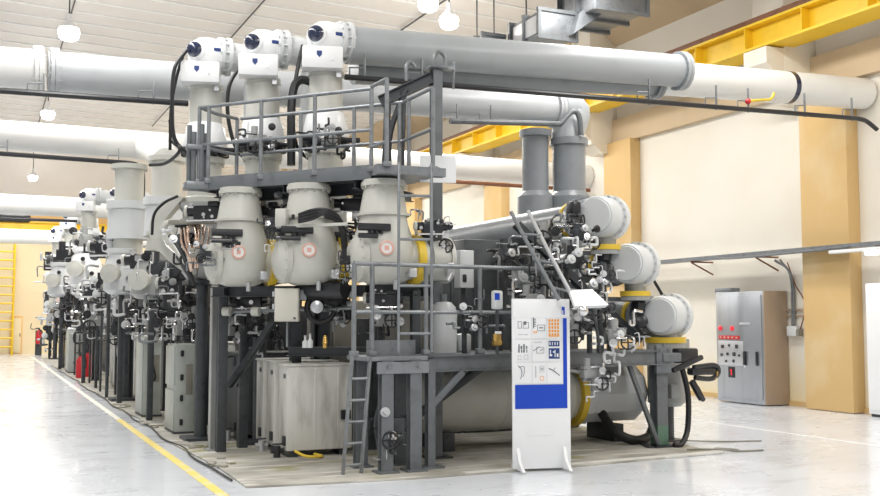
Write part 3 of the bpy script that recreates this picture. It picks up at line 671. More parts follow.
# landing on its legs
t = thing('landing', 'small grey steel landing on four stout legs above the lower ladder', 'landing', (4.25, 10.6, 0))
build('deck', B().box((4.24, 10.7, 1.27), (.74, .65, .05), bev=.005), 'galv', t)
build('edge_plate', B().box((4.30, 10.36, 1.17), (.62, .03, .13), bev=.004).bolts((4.3, 10.34, 1.18), -Y_, .18, 2, .018, .02), 'galv', t)
build('kick_plate', B().box((4.3, 10.72, 1.38), (.6, .02, .18)), 'galv', t)
for x, y in ((4.12, 10.42), (4.46, 10.42), (4.02, 10.95), (4.50, 10.95)): build('leg', B().hbeam((x, y, .02), (x, y, 1.25), .14, .12, t=.014, side=Y_).box((x, y, .03), (.24, .24, .02)), 'steelm', t)
build('cross_bar', B().bar((4.02, 10.95, .55), (4.5, 10.95, .55), .05).tube([(4.15, 10.7, .25), (4.12, 10.7, .6), (4.28, 10.7, 1.0)], .03), 'steel', t)

def ladder(p0, p1, side, wd, ztop, rungs, label, r=.022, flat=False, m='galv'):
    p0, p1, s = V(p0), V(p1), V(side).normalized()*wd/2
    t = thing('ladder', label, 'ladder', p0, 'steel ladders of the platforms')
    for k in (-1, 1): build('stile', B().bar(p0+s*k, p1+s*k, .045, .03, side=s), m, t)
    for z in rungs:
        f = (z-p0.z)/(p1.z-p0.z); q = p0.lerp(p1, f)
        build('rung', B().cyl(q-s, q+s, .016, n=8), m, t)
    return t
la = fl = atZ(352, 474, .02); lb = at(361, 371, 10.95)
ladder((la.x, la.y, .02), (lb.x, lb.y, 1.30), (1, .1, 0), .22, 1.3, [.12+.235*k for k in range(5)], 'short leaning ladder from the floor up to the small landing')
ua = at(415, 348, 11.1); ub = at(415, 182, 11.1)
ladder((ua.x, ua.y, 1.34), (ua.x, ua.y, 3.46), (1, -.3, 0), .37, 3.5, [1.55, 2.08, 2.60, 3.09], 'tall upright ladder between the lower and upper platforms', m='galv')
# ship's ladder stringers behind the lower rail
t = thing('stair_rail', 'pair of sloping bright tube handrails in front of the stacked pipes', 'handrail', at(560, 300, 11.5))
for k, (a, b_) in enumerate((((511, 212), (559, 300)), ((528, 211), (578, 307)))):
    build('rail', B().tube([at(a[0], a[1], 11.75), at((a[0]+b_[0])/2, (a[1]+b_[1])/2+1, 11.5), at(b_[0], b_[1], 11.35)], .024, n=10), ('galv', 'alu')[k], t)
for f in (.25, .55, .85):
    build('rung', B().cyl(at(511+48*f, 212+88*f, 11.6), at(528+50*f, 211+96*f, 11.6), .014, n=8), 'galv', t)
t = thing('cover_hood', 'tilted white sheet cover beside the sloping handrails', 'cover', at(590, 303, 11.3))
build('sheet', B().prism([at(569, 290, 11.4), at(592, 289, 11.5), at(609, 305, 11.2), at(575, 306, 11.05)], (0, .02, -.03)), 'gisl', t)
build('lid_stay', B().tube([at(590, 302, 11.3), at(596, 325, 11.4), at(600, 352, 11.5)], .02).tube([at(575, 306, 11.1), at(590, 318, 11.25), at(609, 306, 11.2)], .012), 'blackm', t)
build('knob', B().sph(at(583, 311, 10.95), .06), 'chrome', t)

# ------------------------------------------------------------------ objects on the lower platform
def gp(x, y, z): return V((x, y, z))
c = atY(443, 345, 11.25)
t = thing('gas_canister', 'pale grey upright canister with rounded top on the lower platform', 'canister', (c.x, c.y, LZ))
build('canister_body', B().lathe((c.x, c.y, LZ), Z_, [(0, 0), (0, .17), (.48, .175), (.56, .155), (.62, .10), (.63, 0)], 28), 'gisl', t)
build('side_tank', B().box((c.x+.26, c.y-.02, LZ+.12), (.16, .2, .22), bev=.03), 'gisl', t)
build('cap', B().cyl((c.x, c.y, LZ+.62), (c.x, c.y, LZ+.72), .05), 'galv', t)
c = atY(412, 345, 11.35)
t = thing('olive_cabinet', 'olive grey rounded housing behind the rungs of the tall ladder', 'cabinet', (c.x, c.y, LZ))
build('housing', B().box((c.x, c.y+.15, LZ+.32), (.48, .4, .62), bev=.05), 'panel', t)
build('ribs', B().box((c.x, c.y-.06, LZ+.3), (.03, .03, .5)).box((c.x+.15, c.y-.06, LZ+.3), (.03, .03, .5)), 'panel', t)
c = atY(464, 288, 11.5)
t = thing('control_box', 'tall grey control box with black latch left of the stacked pipes', 'box', (c.x, c.y, c.z))
build('box_body', B().box((c.x, c.y, c.z+.24), (.20, .18, .48), bev=.012), 'gisl', t)
build('latch', B().box((c.x-.04, c.y-.10, c.z+.12), (.05, .03, .10), bev=.01), 'blackm', t)
build('box_stand', B().bar((c.x, c.y+.05, LZ), (c.x, c.y+.05, c.z+.02), .06), 'steel', t)
c = atY(499, 302, 11.1)
for k, (px, py) in enumerate(((481, 330), (498, 290), (497, 338))): pass
p = at(497, 343, 11.6)
t = thing('brass_fitting', 'small bright brass fitting on the lower platform behind the rail', 'fitting', p)
build('fitting_body', B().box(p+V((0, 0, .05)), (.10, .05, .12), bev=.02).cyl(p+V((-.05, 0, .0)), p+V((.05, 0, .0)), .035, n=10), 'brass', t)
build('fitting_stem', B().cyl((p.x, p.y, LZ-.01), (p.x, p.y, p.z+.03), .02, n=8), 'steel', t)
build('white_rim', B().box(p+V((0, -.03, .12)), (.08, .02, .03), bev=.005), 'white', t)
p = at(497, 300, 11.7)
t = thing('meter', 'small pale meter with blue face above the platform rail', 'meter', p)
build('meter_body', B().box(p, (.13, .08, .22), rz=.3, bev=.02), 'gisl', t)
build('meter_stem', B().cyl((p.x, p.y, LZ-.01), (p.x, p.y, p.z), .02, n=8), 'steel', t)
build('meter_face', B().box(p+V((-.02, -.045, .04)), (.07, .012, .08), rz=.3), 'blue', t)
# upright pipes under the sloping rails
for k, px in enumerate((513, 521, 535, 541)):
    q = atY(px, 300, 11.25)
    solo('upright_pipe', B().cyl((q.x, q.y, LZ), (q.x, q.y, 2.22), .032, n=10).cyl((q.x, q.y, 2.16), (q.x, q.y, 2.24), .05, n=10), 'galv', 'short upright grey pipe below the sloping handrails', 'pipe', 'upright pipes behind the sign')
# ------------------------------------------------------------------ support steel below the tanks
def post(x, y, z0, z1, label, m='steel', wd=.16, name='support_post', group='steel posts along the aisle'):
    t = thing(name, label, 'post', (x, y, 0), group)
    build('post_shaft', B().hbeam((x, y, .02), (x, y, z1), wd, wd, t=.016, side=X_), m, t)
    build('base_plate', B().box((x, y, .03), (wd*1.8, wd*1.8, .02)), m, t)
    return t
post(2.80, 13.15, 0, 2.12, 'grey steel post nearest the aisle, under the leftmost gas tank', 'gisd', .12)
post(3.30, 16.5, 0, 2.3, 'dark steel post right of the two-door pale cabinet', 'steel', .22)
post(3.22, 19.3, 0, 3.0, 'dark steel post between the two pale aisle cabinets', 'steel', .18)
post(2.88, 22.0, 0, 2.4, 'dark steel post left of the nearer single pale cabinet', 'steel', .16)
post(2.97, 29.6, 0, 2.6, 'far dark steel post beside the red extinguisher', 'steel', .2)
post(4.15, 13.0, 0, 2.05, 'dark post above the weathered grey boxes', 'steel', .16)
post(3.75, 15.0, 0, 2.1, 'dark inner post behind the beige box', 'steel', .2)
t = thing('tank_frame', 'dark steel frame with diagonal brace under the three front gas tanks', 'frame', (3.7, 12.2, 1.9))
d = (V(P1+(0,))-V(P3+(0,))); 
a0 = V((2.72, 12.95, 2.06)); a1 = V((4.75, 10.95, 2.06))
build('main_beam', B().hbeam(a0, a1, .10, .13, side=Z_), 'steel', t)
build('main_beam', B().hbeam(a0+nb*.5, a1+nb*.5, .10, .13, side=Z_), 'steel', t)
for f in (.08, .42, .77): build('cross_beam', B().hbeam(a0.lerp(a1, f)-nb*.1, a0.lerp(a1, f)+nb*.8, .1, .12, side=Z_), 'steel', t)
build('brace', B().bar(at(229, 386, 13.2), at(276, 318, 12.9), .075), 'steel', t)
build('brace', B().bar(at(236, 386, 13.3), at(258, 345, 13.1), .04), 'steelm', t)
build('brace', B().bar(at(246, 312, 13.2), at(262, 336, 13.2), .05), 'steelm', t)
build('frame_leg', B().bar((4.72, 11.0, 1.3), (4.72, 11.0, 2.05), .1), 'steel', t)
build('frame_leg', B().bar((3.72, 12.6, .02), (3.72, 12.6, 2.05), .13), 'steel', t)
build('shelf_beam', B().hbeam((3.60, 12.5, 1.30), (4.55, 11.75, 1.30), .14, .12, side=Z_), 'steel', t)
t = thing('drive_shaft', 'thin grey drive shaft with round couplings under the front gas tanks', 'shaft', at(262, 311, 12.75))
build('shaft', B().cyl(at(228, 312, 12.9), at(352, 308, 12.0), .022, n=10), 'galv', t)
for px in (229, 258):
    q = at(px, 311.5, 12.85-.0075*(px-228))
    build('coupling', B().lathe(q-V((.06, -.05, 0)), V((.77, -.64, 0)), [(0, .03), (.0, .06), (.1, .06), (.1, .03)], 16), 'gis', t)
t = thing('flywheel', 'black drive wheel with grey hub under the middle gas tank', 'wheel', at(320, 312, 12.1))
q = at(321, 308, 12.15); dn = V((-.35, -.93, 0)).normalized()
b = B(); u, v, a = basis(dn); pts = [q+(u*math.cos(k*PI/12)+v*math.sin(k*PI/12))*.17 for k in range(25)]
build('rim', b.tube(pts, .035, n=10, smooth=False), 'black', t)
build('hub', B().lathe(at(317, 307, 12.0), dn, [(-.25, .05), (-.02, .075), (.03, .075), (.05, .03), (.07, .03), (.07, 0)], 20), 'alu', t)
b = B().cyl(at(300, 292, 12.2), at(345, 290, 11.9), .11, n=20).cyl(at(318, 291, 12.05), at(321, 308, 12.2), .05)
build('motor', b, 'blackm', t, label='black motor drum above the wheel')
# beige junction box under the tanks
q = at(287.5, 305, 12.05)
R = Matrix.Rotation(math.radians(-24), 3, 'Z')
t = thing('junction_box', 'beige junction box hanging under the gap between the left and middle tanks', 'box', q-V((0, 0, .2)))
build('box_body', B().box(q, (.29, .18, .40), R=R, bev=.012), 'beige', t)
build('box_lid', B().box(q+R@V((0, -.09, 0)), (.27, .02, .38), R=R, bev=.006), 'beige', t)
for z in (.13, -.02): build('hinge', B().cyl(q+R@V((-.155, -.08, z-.03)), q+R@V((-.155, -.08, z+.03)), .018, n=8), 'alu', t)
build('lock', B().box(q+R@V((.10, -.105, -.16)), (.025, .01, .02), R=R), 'blackm', t)
build('bracket', B().box(q+R@V((.18, .02, .12)), (.10, .08, .12), R=R, bev=.01).cyl(q+V((0, 0, -.2)), q+V((0, 0, -.5)), .014, n=6), 'galv', t)
# bottles and a brass nozzle on the shelf beam
for k, (px, h, lab) in enumerate(((305, .13, 'clear glass bottle on the dark shelf beam, left of the pair'), (310, .15, 'clear glass bottle on the dark shelf beam, right of the pair'))):
    q = atZ(px, 357, 1.365)
    q = at(px, 358, 12.05); q.z = 1.365
    t = thing('bottle', lab, 'bottle', q, 'glass bottles on the shelf beam')
    build('bottle_body', B().lathe(q, Z_, [(0, 0), (0, .035), (h*.55, .035), (h*.75, .014), (h, .014), (h, 0)], 14), 'gisl', t)
    build('stopper', B().cyl(q+V((0, 0, h)), q+V((0, 0, h+.02)), .017, n=10), 'alu', t)
q = at(325, 357, 11.95); q.z = 1.365
solo('brass_nozzle', B().lathe(q, Z_, [(0, 0), (0, .028), (.05, .028), (.06, .036), (.075, .03), (.13, .025), (.15, .015), (.15, 0)], 14), 'brass', 'gold coloured brass nozzle standing on the dark shelf beam', 'nozzle')

# ------------------------------------------------------------------ weathered boxes on the pad
def wbox(x, y, wd, dp, z0, z1, label, m='box', dark=None):
    t = thing('weathered_box', label, 'box', (x+wd/2, y+dp/2, .02), 'weathered grey boxes on the pad')
    build('box_body', B().box((x+wd/2, y+dp/2, (z0+z1)/2), (wd, dp, z1-z0), bev=.012), m, t)
    b = B()
    for f in (.42, .78): b.box((x+wd*f, y-.004, (z0+z1)/2), (.02, .012, z1-z0-.08), bev=.003)
    build('seam', b, m, t)
    build('lid', B().box((x+wd/2, y+dp/2, z1+.012), (wd+.03, dp+.03, .025), bev=.006), m, t)
    build('corner_fitting', B().box((x-.012, y+.10, z0+.12), (.03, .10, .12), bev=.012), 'blackm', t)
    build('corner_fitting', B().cyl((x-.02, y+.10, z1-.12), (x+.0, y+.1, z1-.12), .03, n=10), 'steelm', t)
    b = B()
    for xx in (x+.1, x+wd-.1): b.box((xx, y+dp/2, (z0+.02)/2), (.1, dp*.8, z0-.02+.01))
    build('skid', b, 'steel', t)
    return t
w1 = wbox(3.45, 12.0, .84, .42, .10, 1.13, 'nearest weathered grey box on the pad, with the black socket')
build('socket', B().box((4.20, 11.985, .52), (.13, .05, .12), bev=.015), 'blackm', w1)
build('socket_plate', B().box((4.21, 11.955, .52), (.04, .012, .05)), 'white', w1)
b = B()
wbox(3.44, 12.56, .84, .38, .10, 1.15, 'second weathered grey box, just behind the nearest one')
wbox(3.43, 13.10, .84, .34, .10, 1.16, 'third weathered grey box, behind the nearest two')
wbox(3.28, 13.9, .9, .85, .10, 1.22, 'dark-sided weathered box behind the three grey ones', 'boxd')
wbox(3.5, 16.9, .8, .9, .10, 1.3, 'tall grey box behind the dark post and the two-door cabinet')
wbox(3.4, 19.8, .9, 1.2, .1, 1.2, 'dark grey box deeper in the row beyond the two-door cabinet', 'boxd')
hose([at(283, 459, 12.1), at(293, 462, 11.9), at(300, 466, 11.75), at(299, 472, 11.6)], .02, 'short yellow hose under the nearest weathered box', m='yellow') if False else None
o = solo('drain_hose', B().tube([(3.55, 11.98, .10), (3.62, 11.8, .06), (3.75, 11.75, .05), (3.85, 11.85, .04), (3.8, 12.0, .05)], .018), 'yellow', 'short yellow drain hose under the nearest weathered box', 'hose')
for k, (x, y) in enumerate(((3.36, 12.12), (3.33, 12.75), (3.2, 14.1))):
    t = thing('drain_valve', ['small black drain valve at the foot of the nearest box', 'small metal drain valve between the first two boxes', 'small metal drain valve at the foot of the dark box'][k], 'valve', (x, y, .02), 'drain valves at the feet of the boxes')
    build('valve_body', B().cyl((x, y, .02), (x, y, .16), .045, n=12).cyl((x-.08, y, .1), (x+.08, y, .1), .03, n=10), ('blackm', 'alu', 'alu')[k], t)
    build('handle', B().box((x, y, .18), (.12, .025, .02), bev=.005), 'steel', t)

# ------------------------------------------------------------------ aisle cabinets
def aisle_cab(x, y, wd, dp, h, label, doors=2, m='cab'):
    t = thing('aisle_cabinet', label, 'cabinet', (x+wd/2, y+dp/2, .02), 'narrow cabinets along the aisle')
    build('carcass', B().box((x+wd/2, y+dp/2, .02+h/2), (wd, dp, h), bev=.01), m, t)
    for k in range(doors):
        z0 = .06+k*h/doors; z1 = (k+1)*h/doors-.01
        dd = build('door', B().box((x-.012, y+dp/2, (z0+z1)/2), (.025, dp-.04, z1-z0), bev=.005), m, t)
        b = B()
        for f in (.22, .82): b.box((x+wd*.32, y-.015, z0+(z1-z0)*f), (.05, .03, .09), bev=.012)
        build('lock', b, 'blackm', dd)
    build('side_panel', B().box((x+wd*.72, y-.005, h*.62), (wd*.34, .012, h*.34), bev=.003), 'panel', t)
    build('plinth', B().box((x+wd/2, y+dp/2, .03), (wd+.04, dp+.04, .04)), 'steel', t)
    return t
aisle_cab(2.66, 15.2, .28, .75, 1.32, 'two-door pale grey cabinet nearest on the aisle edge')
aisle_cab(2.62, 18.1, .30, .8, 1.38, 'pale blue-grey single cabinet behind the two-door one on the aisle', 1)
aisle_cab(2.62, 34.0, .45, 1.2, 1.35, 'far pale blue-grey cabinet past the red extinguisher', 1)
o = solo('cabinet_cable', B().tube([(2.75, 18.06, 1.0), (2.8, 18.0, .7), (2.72, 18.02, .62)], .02), 'black', 'black cable looped on the blue-grey aisle cabinet', 'cable')
# ribbed enclosure
t = thing('ribbed_enclosure', 'ribbed grey metal enclosure standing down the aisle row', 'enclosure', (3.6, 24.5, .02))
build('enclosure_body', B().box((3.55, 25.0, .70), (.9, 4.4, 1.3), bev=.02), 'box', t)
b = B()
for k in range(12): b.box((3.09, 23.0+k*.37, .70), (.04, .08, 1.25), bev=.01)
for k in range(5): b.box((3.2+k*.17, 22.79, .70), (.06, .04, 1.25), bev=.01)
build('ribs', b, 'box', t)

# ------------------------------------------------------------------ fire extinguishers
def ext(x, y, z, s, label):
    t = thing('fire_extinguisher', label, 'extinguisher', (x, y, z), 'red fire extinguishers')
    build('cylinder', B().lathe((x, y, z), Z_, [(0, 0), (0, .12*s), (.48*s, .12*s), (.56*s, .07*s), (.60*s, .04*s), (.62*s, 0)], 20), 'red', t)
    build('valve_head', B().cyl((x, y, z+.6*s), (x, y, z+.68*s), .035*s, n=10).box((x-.05*s, y, z+.69*s), (.18*s, .04*s, .03*s), bev=.008), 'blackm', t)
    build('nozzle_hose', B().tube([(x, y-.05*s, z+.64*s), (x+.12*s, y-.1*s, z+.55*s), (x+.13*s, y-.08*s, z+.25*s)], .02*s), 'black', t)
ext(2.70, 31.0, .02, 1.05, 'red fire extinguisher on the floor beside the aisle row')
ext(2.98, 31.5, .02, 1.25, 'taller red fire extinguisher just behind the first one')
ext(2.6, 52.0, .55, 1.1, 'far red fire extinguisher hung at the end of the row')
solo('extinguisher_bracket', B().box((2.6, 52.17, .6), (.3, .1, 1.2), bev=.01), 'steel', 'dark stand carrying the far red extinguisher', 'stand')

# ------------------------------------------------------------------ information board
R = Matrix.Rotation(math.atan2(9.86-9.99, 6.16-5.47)-.02, 3, 'Z')
so = V((5.815, 9.92, 0))
def S(x, y, z): return so+R@V((x, y, z))
SW, SH = .69, 1.91
t = thing('information_board', 'free-standing white information board with blue band in front of the machine', 'sign board', so)
bd = build('panel', B().box(S(0, 0, SH/2+.03), (SW, .035, SH), R=R, bev=.006), 'board', t)
build('header', B().box(S(0, -.022, SH-.09), (SW-.01, .012, .19), R=R, bev=.004), 'board', t)
def flat(name, x0, x1, z0, z1, m, par, y=-.0215, th=.004):
    return build(name, B().box(S((x0+x1)/2, y, (z0+z1)/2), (x1-x0, th, z1-z0), R=R), m, par)
hw = SW/2
flat('blue_band', -hw+.03, hw-.04, .70, .97, 'blue', t); flat('blue_strip', hw-.085, hw-.04, .97, 1.72, 'blue', t)
cols = [(-hw+.035, -hw+.225), (-hw+.235, -hw+.40), (-hw+.41, -hw+.575)]
rows = [(1.49, 1.76), (1.23, 1.475), (.985, 1.215)]
random.seed(3)
for i, (x0, x1) in enumerate(cols):
    for j, (z0, z1) in enumerate(rows):
        pp = flat('paper', x0, x1, z0, z1, 'paper', t, y=-.0225)
        xm, zm = (x0+x1)/2, (z0+z1)/2
        def ink(rects, m='ink', nm='drawing'):
            b = B()
            for (a0, a1, c0, c1) in rects: b.box(S((a0+a1)/2, -.0255, (c0+c1)/2), (a1-a0, .003, c1-c0), R=R)
            return build(nm, b, m, pp)
        def frame(a0, a1, c0, c1, w_=.005): return [(a0, a0+w_, c0, c1), (a1-w_, a1, c0, c1), (a0, a1, c0, c0+w_), (a0, a1, c1-w_, c1)]
        if (i, j) == (0, 0):
            ink(frame(x0+.03, x0+.075, zm-.02, zm+.06)+frame(x0+.09, x0+.16, zm-.02, zm+.05)+[(x0+.10, x0+.13, zm+.02, zm+.06), (x1-.04, x1-.025, z1-.03, z1-.015)]); ink([(x0+.03, x0+.09, z0+.04, z0+.05), (x0+.1, x0+.15, z0+.04, z0+.05)], 'inkl', 'caption')
        elif (i, j) == (1, 0):
            ink([(x0+.01, x0+.022, zm-.02, z1-.03)]+[(x0+.012, x0+.045, zm+.02*k, zm+.02*k+.008) for k in range(5)]+frame(x0+.06, x0+.15, zm-.05, zm+.02)+[(x0+.08, x0+.13, zm-.02, zm-.008)]); ink([(x0+.015, x0+.03, z0+.06, z0+.085), (x0+.04, x0+.055, z0+.06, z0+.085)], 'orange', 'caption')
        elif (i, j) == (2, 0):
            ink([(x0+.02+.034*k, x0+.044+.034*k, z0+.03+.04*r, z0+.06+.04*r) for k in range(4) for r in range(5)]+[(x0+.02, x0+.145, z0+.02, z0+.03)], 'orange', 'orange_print')
        elif (i, j) == (0, 1):
            ink([(x0+.03+.03*k+random.uniform(0, .01), x0+.05+.03*k, zm+.02*r-.02, zm+.035+.02*r-.02) for k in range(4) for r in range(0, 4, 1+k % 2)]); ink(frame(x0+.03, x0+.07, z0+.02, z0+.07)+frame(x0+.1, x0+.15, z0+.025, z0+.075), 'inkl', 'caption')
        elif (i, j) == (1, 1):
            ink([(x0+.01+.02*k, x0+.03+.02*k, zm+.012*((k*5) % 4), zm+.012*((k*5) % 4)+.008) for k in range(6)]+frame(x0+.05, x0+.14, zm-.03, zm+.04, .004)); ink([(x0+.02, x0+.12, z1-.03, z1-.022)], 'inkl', 'caption')
        elif (i, j) == (2, 1):
            ink([(x0+.02, x0+.15, z1-.075, z1-.012), (x0+.02, x0+.15, z0+.03, z0+.15)], 'navyp', 'navy_print')
            b = B()
            for (a0, a1, c0, c1) in [(x0+.03, x0+.04, z1-.06, z1-.025), (x0+.06, x0+.068, z1-.06, z1-.025), (x0+.09, x0+.10, z1-.06, z1-.025), (x0+.12, x0+.13, z1-.06, z1-.025), (x0+.03, x0+.06, z0+.06, z0+.08), (x0+.035, x0+.045, z0+.06, z0+.13), (x0+.07, x0+.10, z0+.10, z0+.115), (x0+.09, x0+.10, z0+.05, z0+.13), (x0+.115, x0+.135, z0+.05, z0+.09)]:
                b.box(S((a0+a1)/2, -.0285, (c0+c1)/2), (a1-a0, .003, c1-c0), R=R)
            build('white_letters', b, 'paper', pp)
        elif (i, j) == (0, 2):
            b = B().tube([S(x0+.03, -.026, z1-.03), S(x0+.06, -.026, zm+.06), S(x0+.075, -.026, zm), S(x0+.06, -.026, z0+.05)], .004, n=5).tube([S(x0+.04, -.026, z1-.05), S(x0+.10, -.026, z1-.04), S(x0+.10, -.026, zm), S(x0+.085, -.026, zm-.04)], .003, n=5)
            build('drawing', b, 'ink', pp)
        elif (i, j) == (1, 2):
            ink(frame(x0+.085, x0+.14, zm+.01, zm+.08)+[(x0+.095, x0+.13, zm+.03, zm+.06), (x0+.03, x0+.045, zm-.05, zm+.08)], 'inkl'); ink(frame(x0+.09, x0+.135, z0+.03, z0+.08), 'orange', 'caption')
        else:
            b = B().tube([S(x0+.02, -.026, zm+.05), S(x0+.07, -.026, zm+.03), S(x0+.15, -.026, zm-.03)], .006, n=5).tube([S(x0+.10, -.026, zm+.06), S(x0+.07, -.026, zm+.02)], .003, n=5)
            build('drawing', b, 'ink', pp)
flat('logo_mark', hw-.10, hw-.065, SH-.15, SH-.06, 'blue', t, y=-.029)
flat('logo_mark', hw-.095, hw-.085, SH-.15, SH-.10, 'paper', t, y=-.033)
flat('base_note', -.18, .15, .40, .45, 'paper', t)
for x in (-.30, .25): build('foot', B().prism([S(x, -.015, .27), S(x, -.09, .12), S(x, -.24, .025), S(x, -.015, .025)], R@V((.035, 0, 0))).prism([S(x, .015, .27), S(x, .22, .025), S(x, .015, .025)], R@V((.035, 0, 0))), 'board', t)

# ------------------------------------------------------------------ right wall equipment
t = thing('control_cabinet', 'grey control cabinet with red lamps against the right wall', 'cabinet', (14.4, 16.4, 0))
cx0, cx1, cy0, cy1, ch = 14.12, 14.72, 15.40, 16.80, 2.26
build('carcass', B().box(((cx0+cx1)/2, (cy0+cy1)/2, ch/2+.02), (cx1-cx0, cy1-cy0, ch), bev=.012), 'cabs', t)
build('side_panel', B().box(((cx0+cx1)/2, cy0-.015, ch/2+.02), (cx1-cx0, .03, ch), bev=.006), 'cabb', t, label='brown side panel')
build('top_box', B().box((14.3, 16.65, ch+.06), (.25, .5, .1), bev=.01), 'galv', t)
def face(name, y0, y1, z0, z1, m, d=.012, par=None): return build(name, B().box((cx0-d/2, (y0+y1)/2, (z0+z1)/2), (d, y1-y0, z1-z0), bev=.003), m, par or t)
dr = face('door', cy0+.04, cy1-.04, .12, ch-.06, 'cabs', .025)
for y in (16.64, 16.28): build('red_lamp', B().lathe((cx0-.02, y, 1.53), -X_, [(0, .05), (.02, .055), (.04, .03), (.045, 0)], 14), 'redl', dr)
face('red_label', 16.06, 16.70, 1.30, 1.38, 'red', .032, dr)
b = B()
for k in range(5): b.box((cx0-.037, 16.63-.12*k, 1.34), (.006, .05, .035))
build('label_marks', b, 'rose', dr)
for y, z, s in ((17.05, 1.15, .07), (16.85, 1.18, .05), (16.62, 1.16, .08), (17.08, .98, .06), (16.9, 1.0, .06), (16.7, 1.0, .08), (16.55, .98, .05), (16.95, .85, .05), (16.72, .86, .06)): build('switch', B().box((cx0-.04, y-.48, z), (.04, s, s), bev=.01), 'steel', dr)
build('switch_plate', B().box((cx0-.03, 16.33, 1.02), (.02, .75, .5), bev=.004), 'alu', dr)
build('handle', B().box((cx0-.05, 15.9, .93), (.05, .07, .28), bev=.015), 'blackm', dr)
build('handle', B().box((cx0-.05, 15.55, .93), (.05, .05, .28), bev=.015), 'blackm', dr)
face('number_plate', 16.22, 16.42, .52, .74, 'blackm', .034, dr); 
b = B().box((cx0-.037, 16.32, .63), (.006, .025, .13)).box((cx0-.037, 16.345, .67), (.006, .03, .02))
build('number_mark', b, 'redl', dr)
face('small_white_mark', 15.9, 15.95, .74, .80, 'white', .032, dr)
build('bumper_strip', B().box((cx0-.03, 15.9, 1.62), (.03, .3, .05), bev=.01), 'alu', dr)

t = thing('cable_tray', 'grey cable tray on brackets along the right wall', 'cable tray', (14.25, 15, 3.05))
build('tray', B().box((14.25, 19.4, 3.00), (.30, 19, .02)).box((14.11, 19.4, 3.03), (.02, 19, .07)).box((14.39, 19.4, 3.03), (.02, 19, .07)), 'galv', t)
for y in (10.8, 12.6, 15.6, 17.6, 20.9, 24.5):
    build('bracket', B().bar((14.12, y, 2.97), (14.73, y, 2.97), .035).bar((14.15, y, 2.95), (14.73, y, 2.70), .03), 'rust', t)
build('cables', B().tube([(14.2, 10, 3.04), (14.2, 15, 3.05), (14.25, 22, 3.04), (14.2, 27, 3.05)], .03).tube([(14.28, 13.2, 3.05), (14.05, 13.4, 3.0), (14.06, 16.0, 2.97), (14.2, 17.5, 3.04), (14.2, 19, 3.04)], .025), 'steelm', t)
build('tray', B().box((14.05, 13.4, 2.98), (.05, 3.4, .04)), 'galv', t) if False else None
t = thing('tube_lamp', 'glowing fluorescent tube lamp under the cable tray at right', 'lamp', (14.0, 12.9, 2.8))
build('housing', B().box((14.06, 12.1, 2.93), (.14, 2.9, .06), bev=.01), 'white', t)
build('tube', B().cyl((14.05, 10.8, 2.87), (14.05, 12.75, 2.87), .045, n=12), 'lampw', t)
build('bracket', B().bar((14.08, 12.3, 2.93), (14.2, 12.3, 3.0), .03).bar((14.08, 11.4, 2.93), (14.2, 11.4, 3.0), .03), 'rust', t)
# wall socket box with conduits
q = atX(795, 331, 14.70)
t = thing('wall_socket', 'small wall socket box with conduits between cabinet and pillar', 'socket box', (14.7, q.y, q.z))
build('socket_body', B().box((14.67, q.y, q.z), (.14, .26, .2), bev=.015), 'gisl', t)
build('socket_lid', B().box((14.66, q.y-.16, q.z-.03), (.12, .08, .14), bev=.01), 'panel', t)
build('conduit', B().tube([(14.69, q.y+.05, q.z+.1), (14.69, q.y+.08, 2.6), (14.45, q.y+.25, 2.90)], .025).tube([(14.69, q.y+.0, q.z+.1), (14.69, q.y+.02, 2.5), (14.45, q.y+.1, 2.9)], .02), 'galv', t)
build('loose_cable', B().tube([(14.69, q.y-.1, q.z-.1), (14.69, q.y-.3, q.z+.5), (14.69, q.y-.05, 2.4), (14.69, q.y+.15, 2.85)], .012), 'rust', t)
build('wall_rail', B().box((14.72, q.y-.1, q.z+.42), (.04, .9, .04)).box((14.72, q.y-.1, q.z+.30), (.04, .9, .03)), 'cabb', t)
# white wall cabinet at the right edge
t = thing('white_cabinet', 'tall white cabinet cut by the right edge of the picture', 'cabinet', (14.4, 12.4, 0))
build('carcass', B().box((14.52, 12.35, 1.2), (.4, 1.4, 2.3), bev=.02), 'white', t)
build('door', B().box((14.31, 12.35, 1.22), (.02, 1.34, 2.2), bev=.006), 'white', t)
build('plinth', B().box((14.55, 12.35, .03), (.36, 1.36, .06)), 'steel', t)

# ------------------------------------------------------------------ clutter between the tanks: drives, hoses, copper tubes
def drive(c, w_, label, rz=-.5, seed=1, m='blackm', st=None):
    rnd = random.Random(seed); c = V(c); Rz = Matrix.Rotation(rz, 3, 'Z')
    t = thing('drive_mechanism', label, 'drive mechanism', c-V((0, 0, w_*.3)), 'black drive mechanisms between the tanks')
    g = lambda x, y, z: c+Rz@V((x*w_, y*w_, z*w_))
    b = B().box(g(0, 0, 0), (w_*.7, w_*.4, w_*.38), R=Rz, bev=.03).cyl(g(-.55, 0, .05), g(.5, 0, .05), w_*.14, n=18).box(g(.2, -.1, .22), (w_*.3, w_*.3, w_*.14), R=Rz, bev=.02)
    build('housing', b, m, t)
    b = B()
    for k in range(7):
        x, z = rnd.uniform(-.45, .5), rnd.uniform(-.3, .3)
        b.cyl(g(x, -.18, z), g(x, -.27, z), w_*rnd.uniform(.025, .06), n=10)
    b.cyl(g(-.5, -.2, -.22), g(.5, -.2, -.2), w_*.03, n=8)
    build('fittings', b, 'chrome', t)
    if st is not None: build('drive_stand', B().bar(c, (c.x, c.y, st), .07), 'steel', t)
    build('end_cap', B().lathe(g(-.62, 0, .05), Rz@V((1, 0, 0)), [(0, 0), (.0, w_*.1), (w_*.03, w_*.16), (w_*.1, w_*.16), (w_*.1, 0)], 16), 'gis', t)
    return t
drive(at(208, 213, 13.0), .50, 'black drive mechanism above the copper tubes', seed=2)
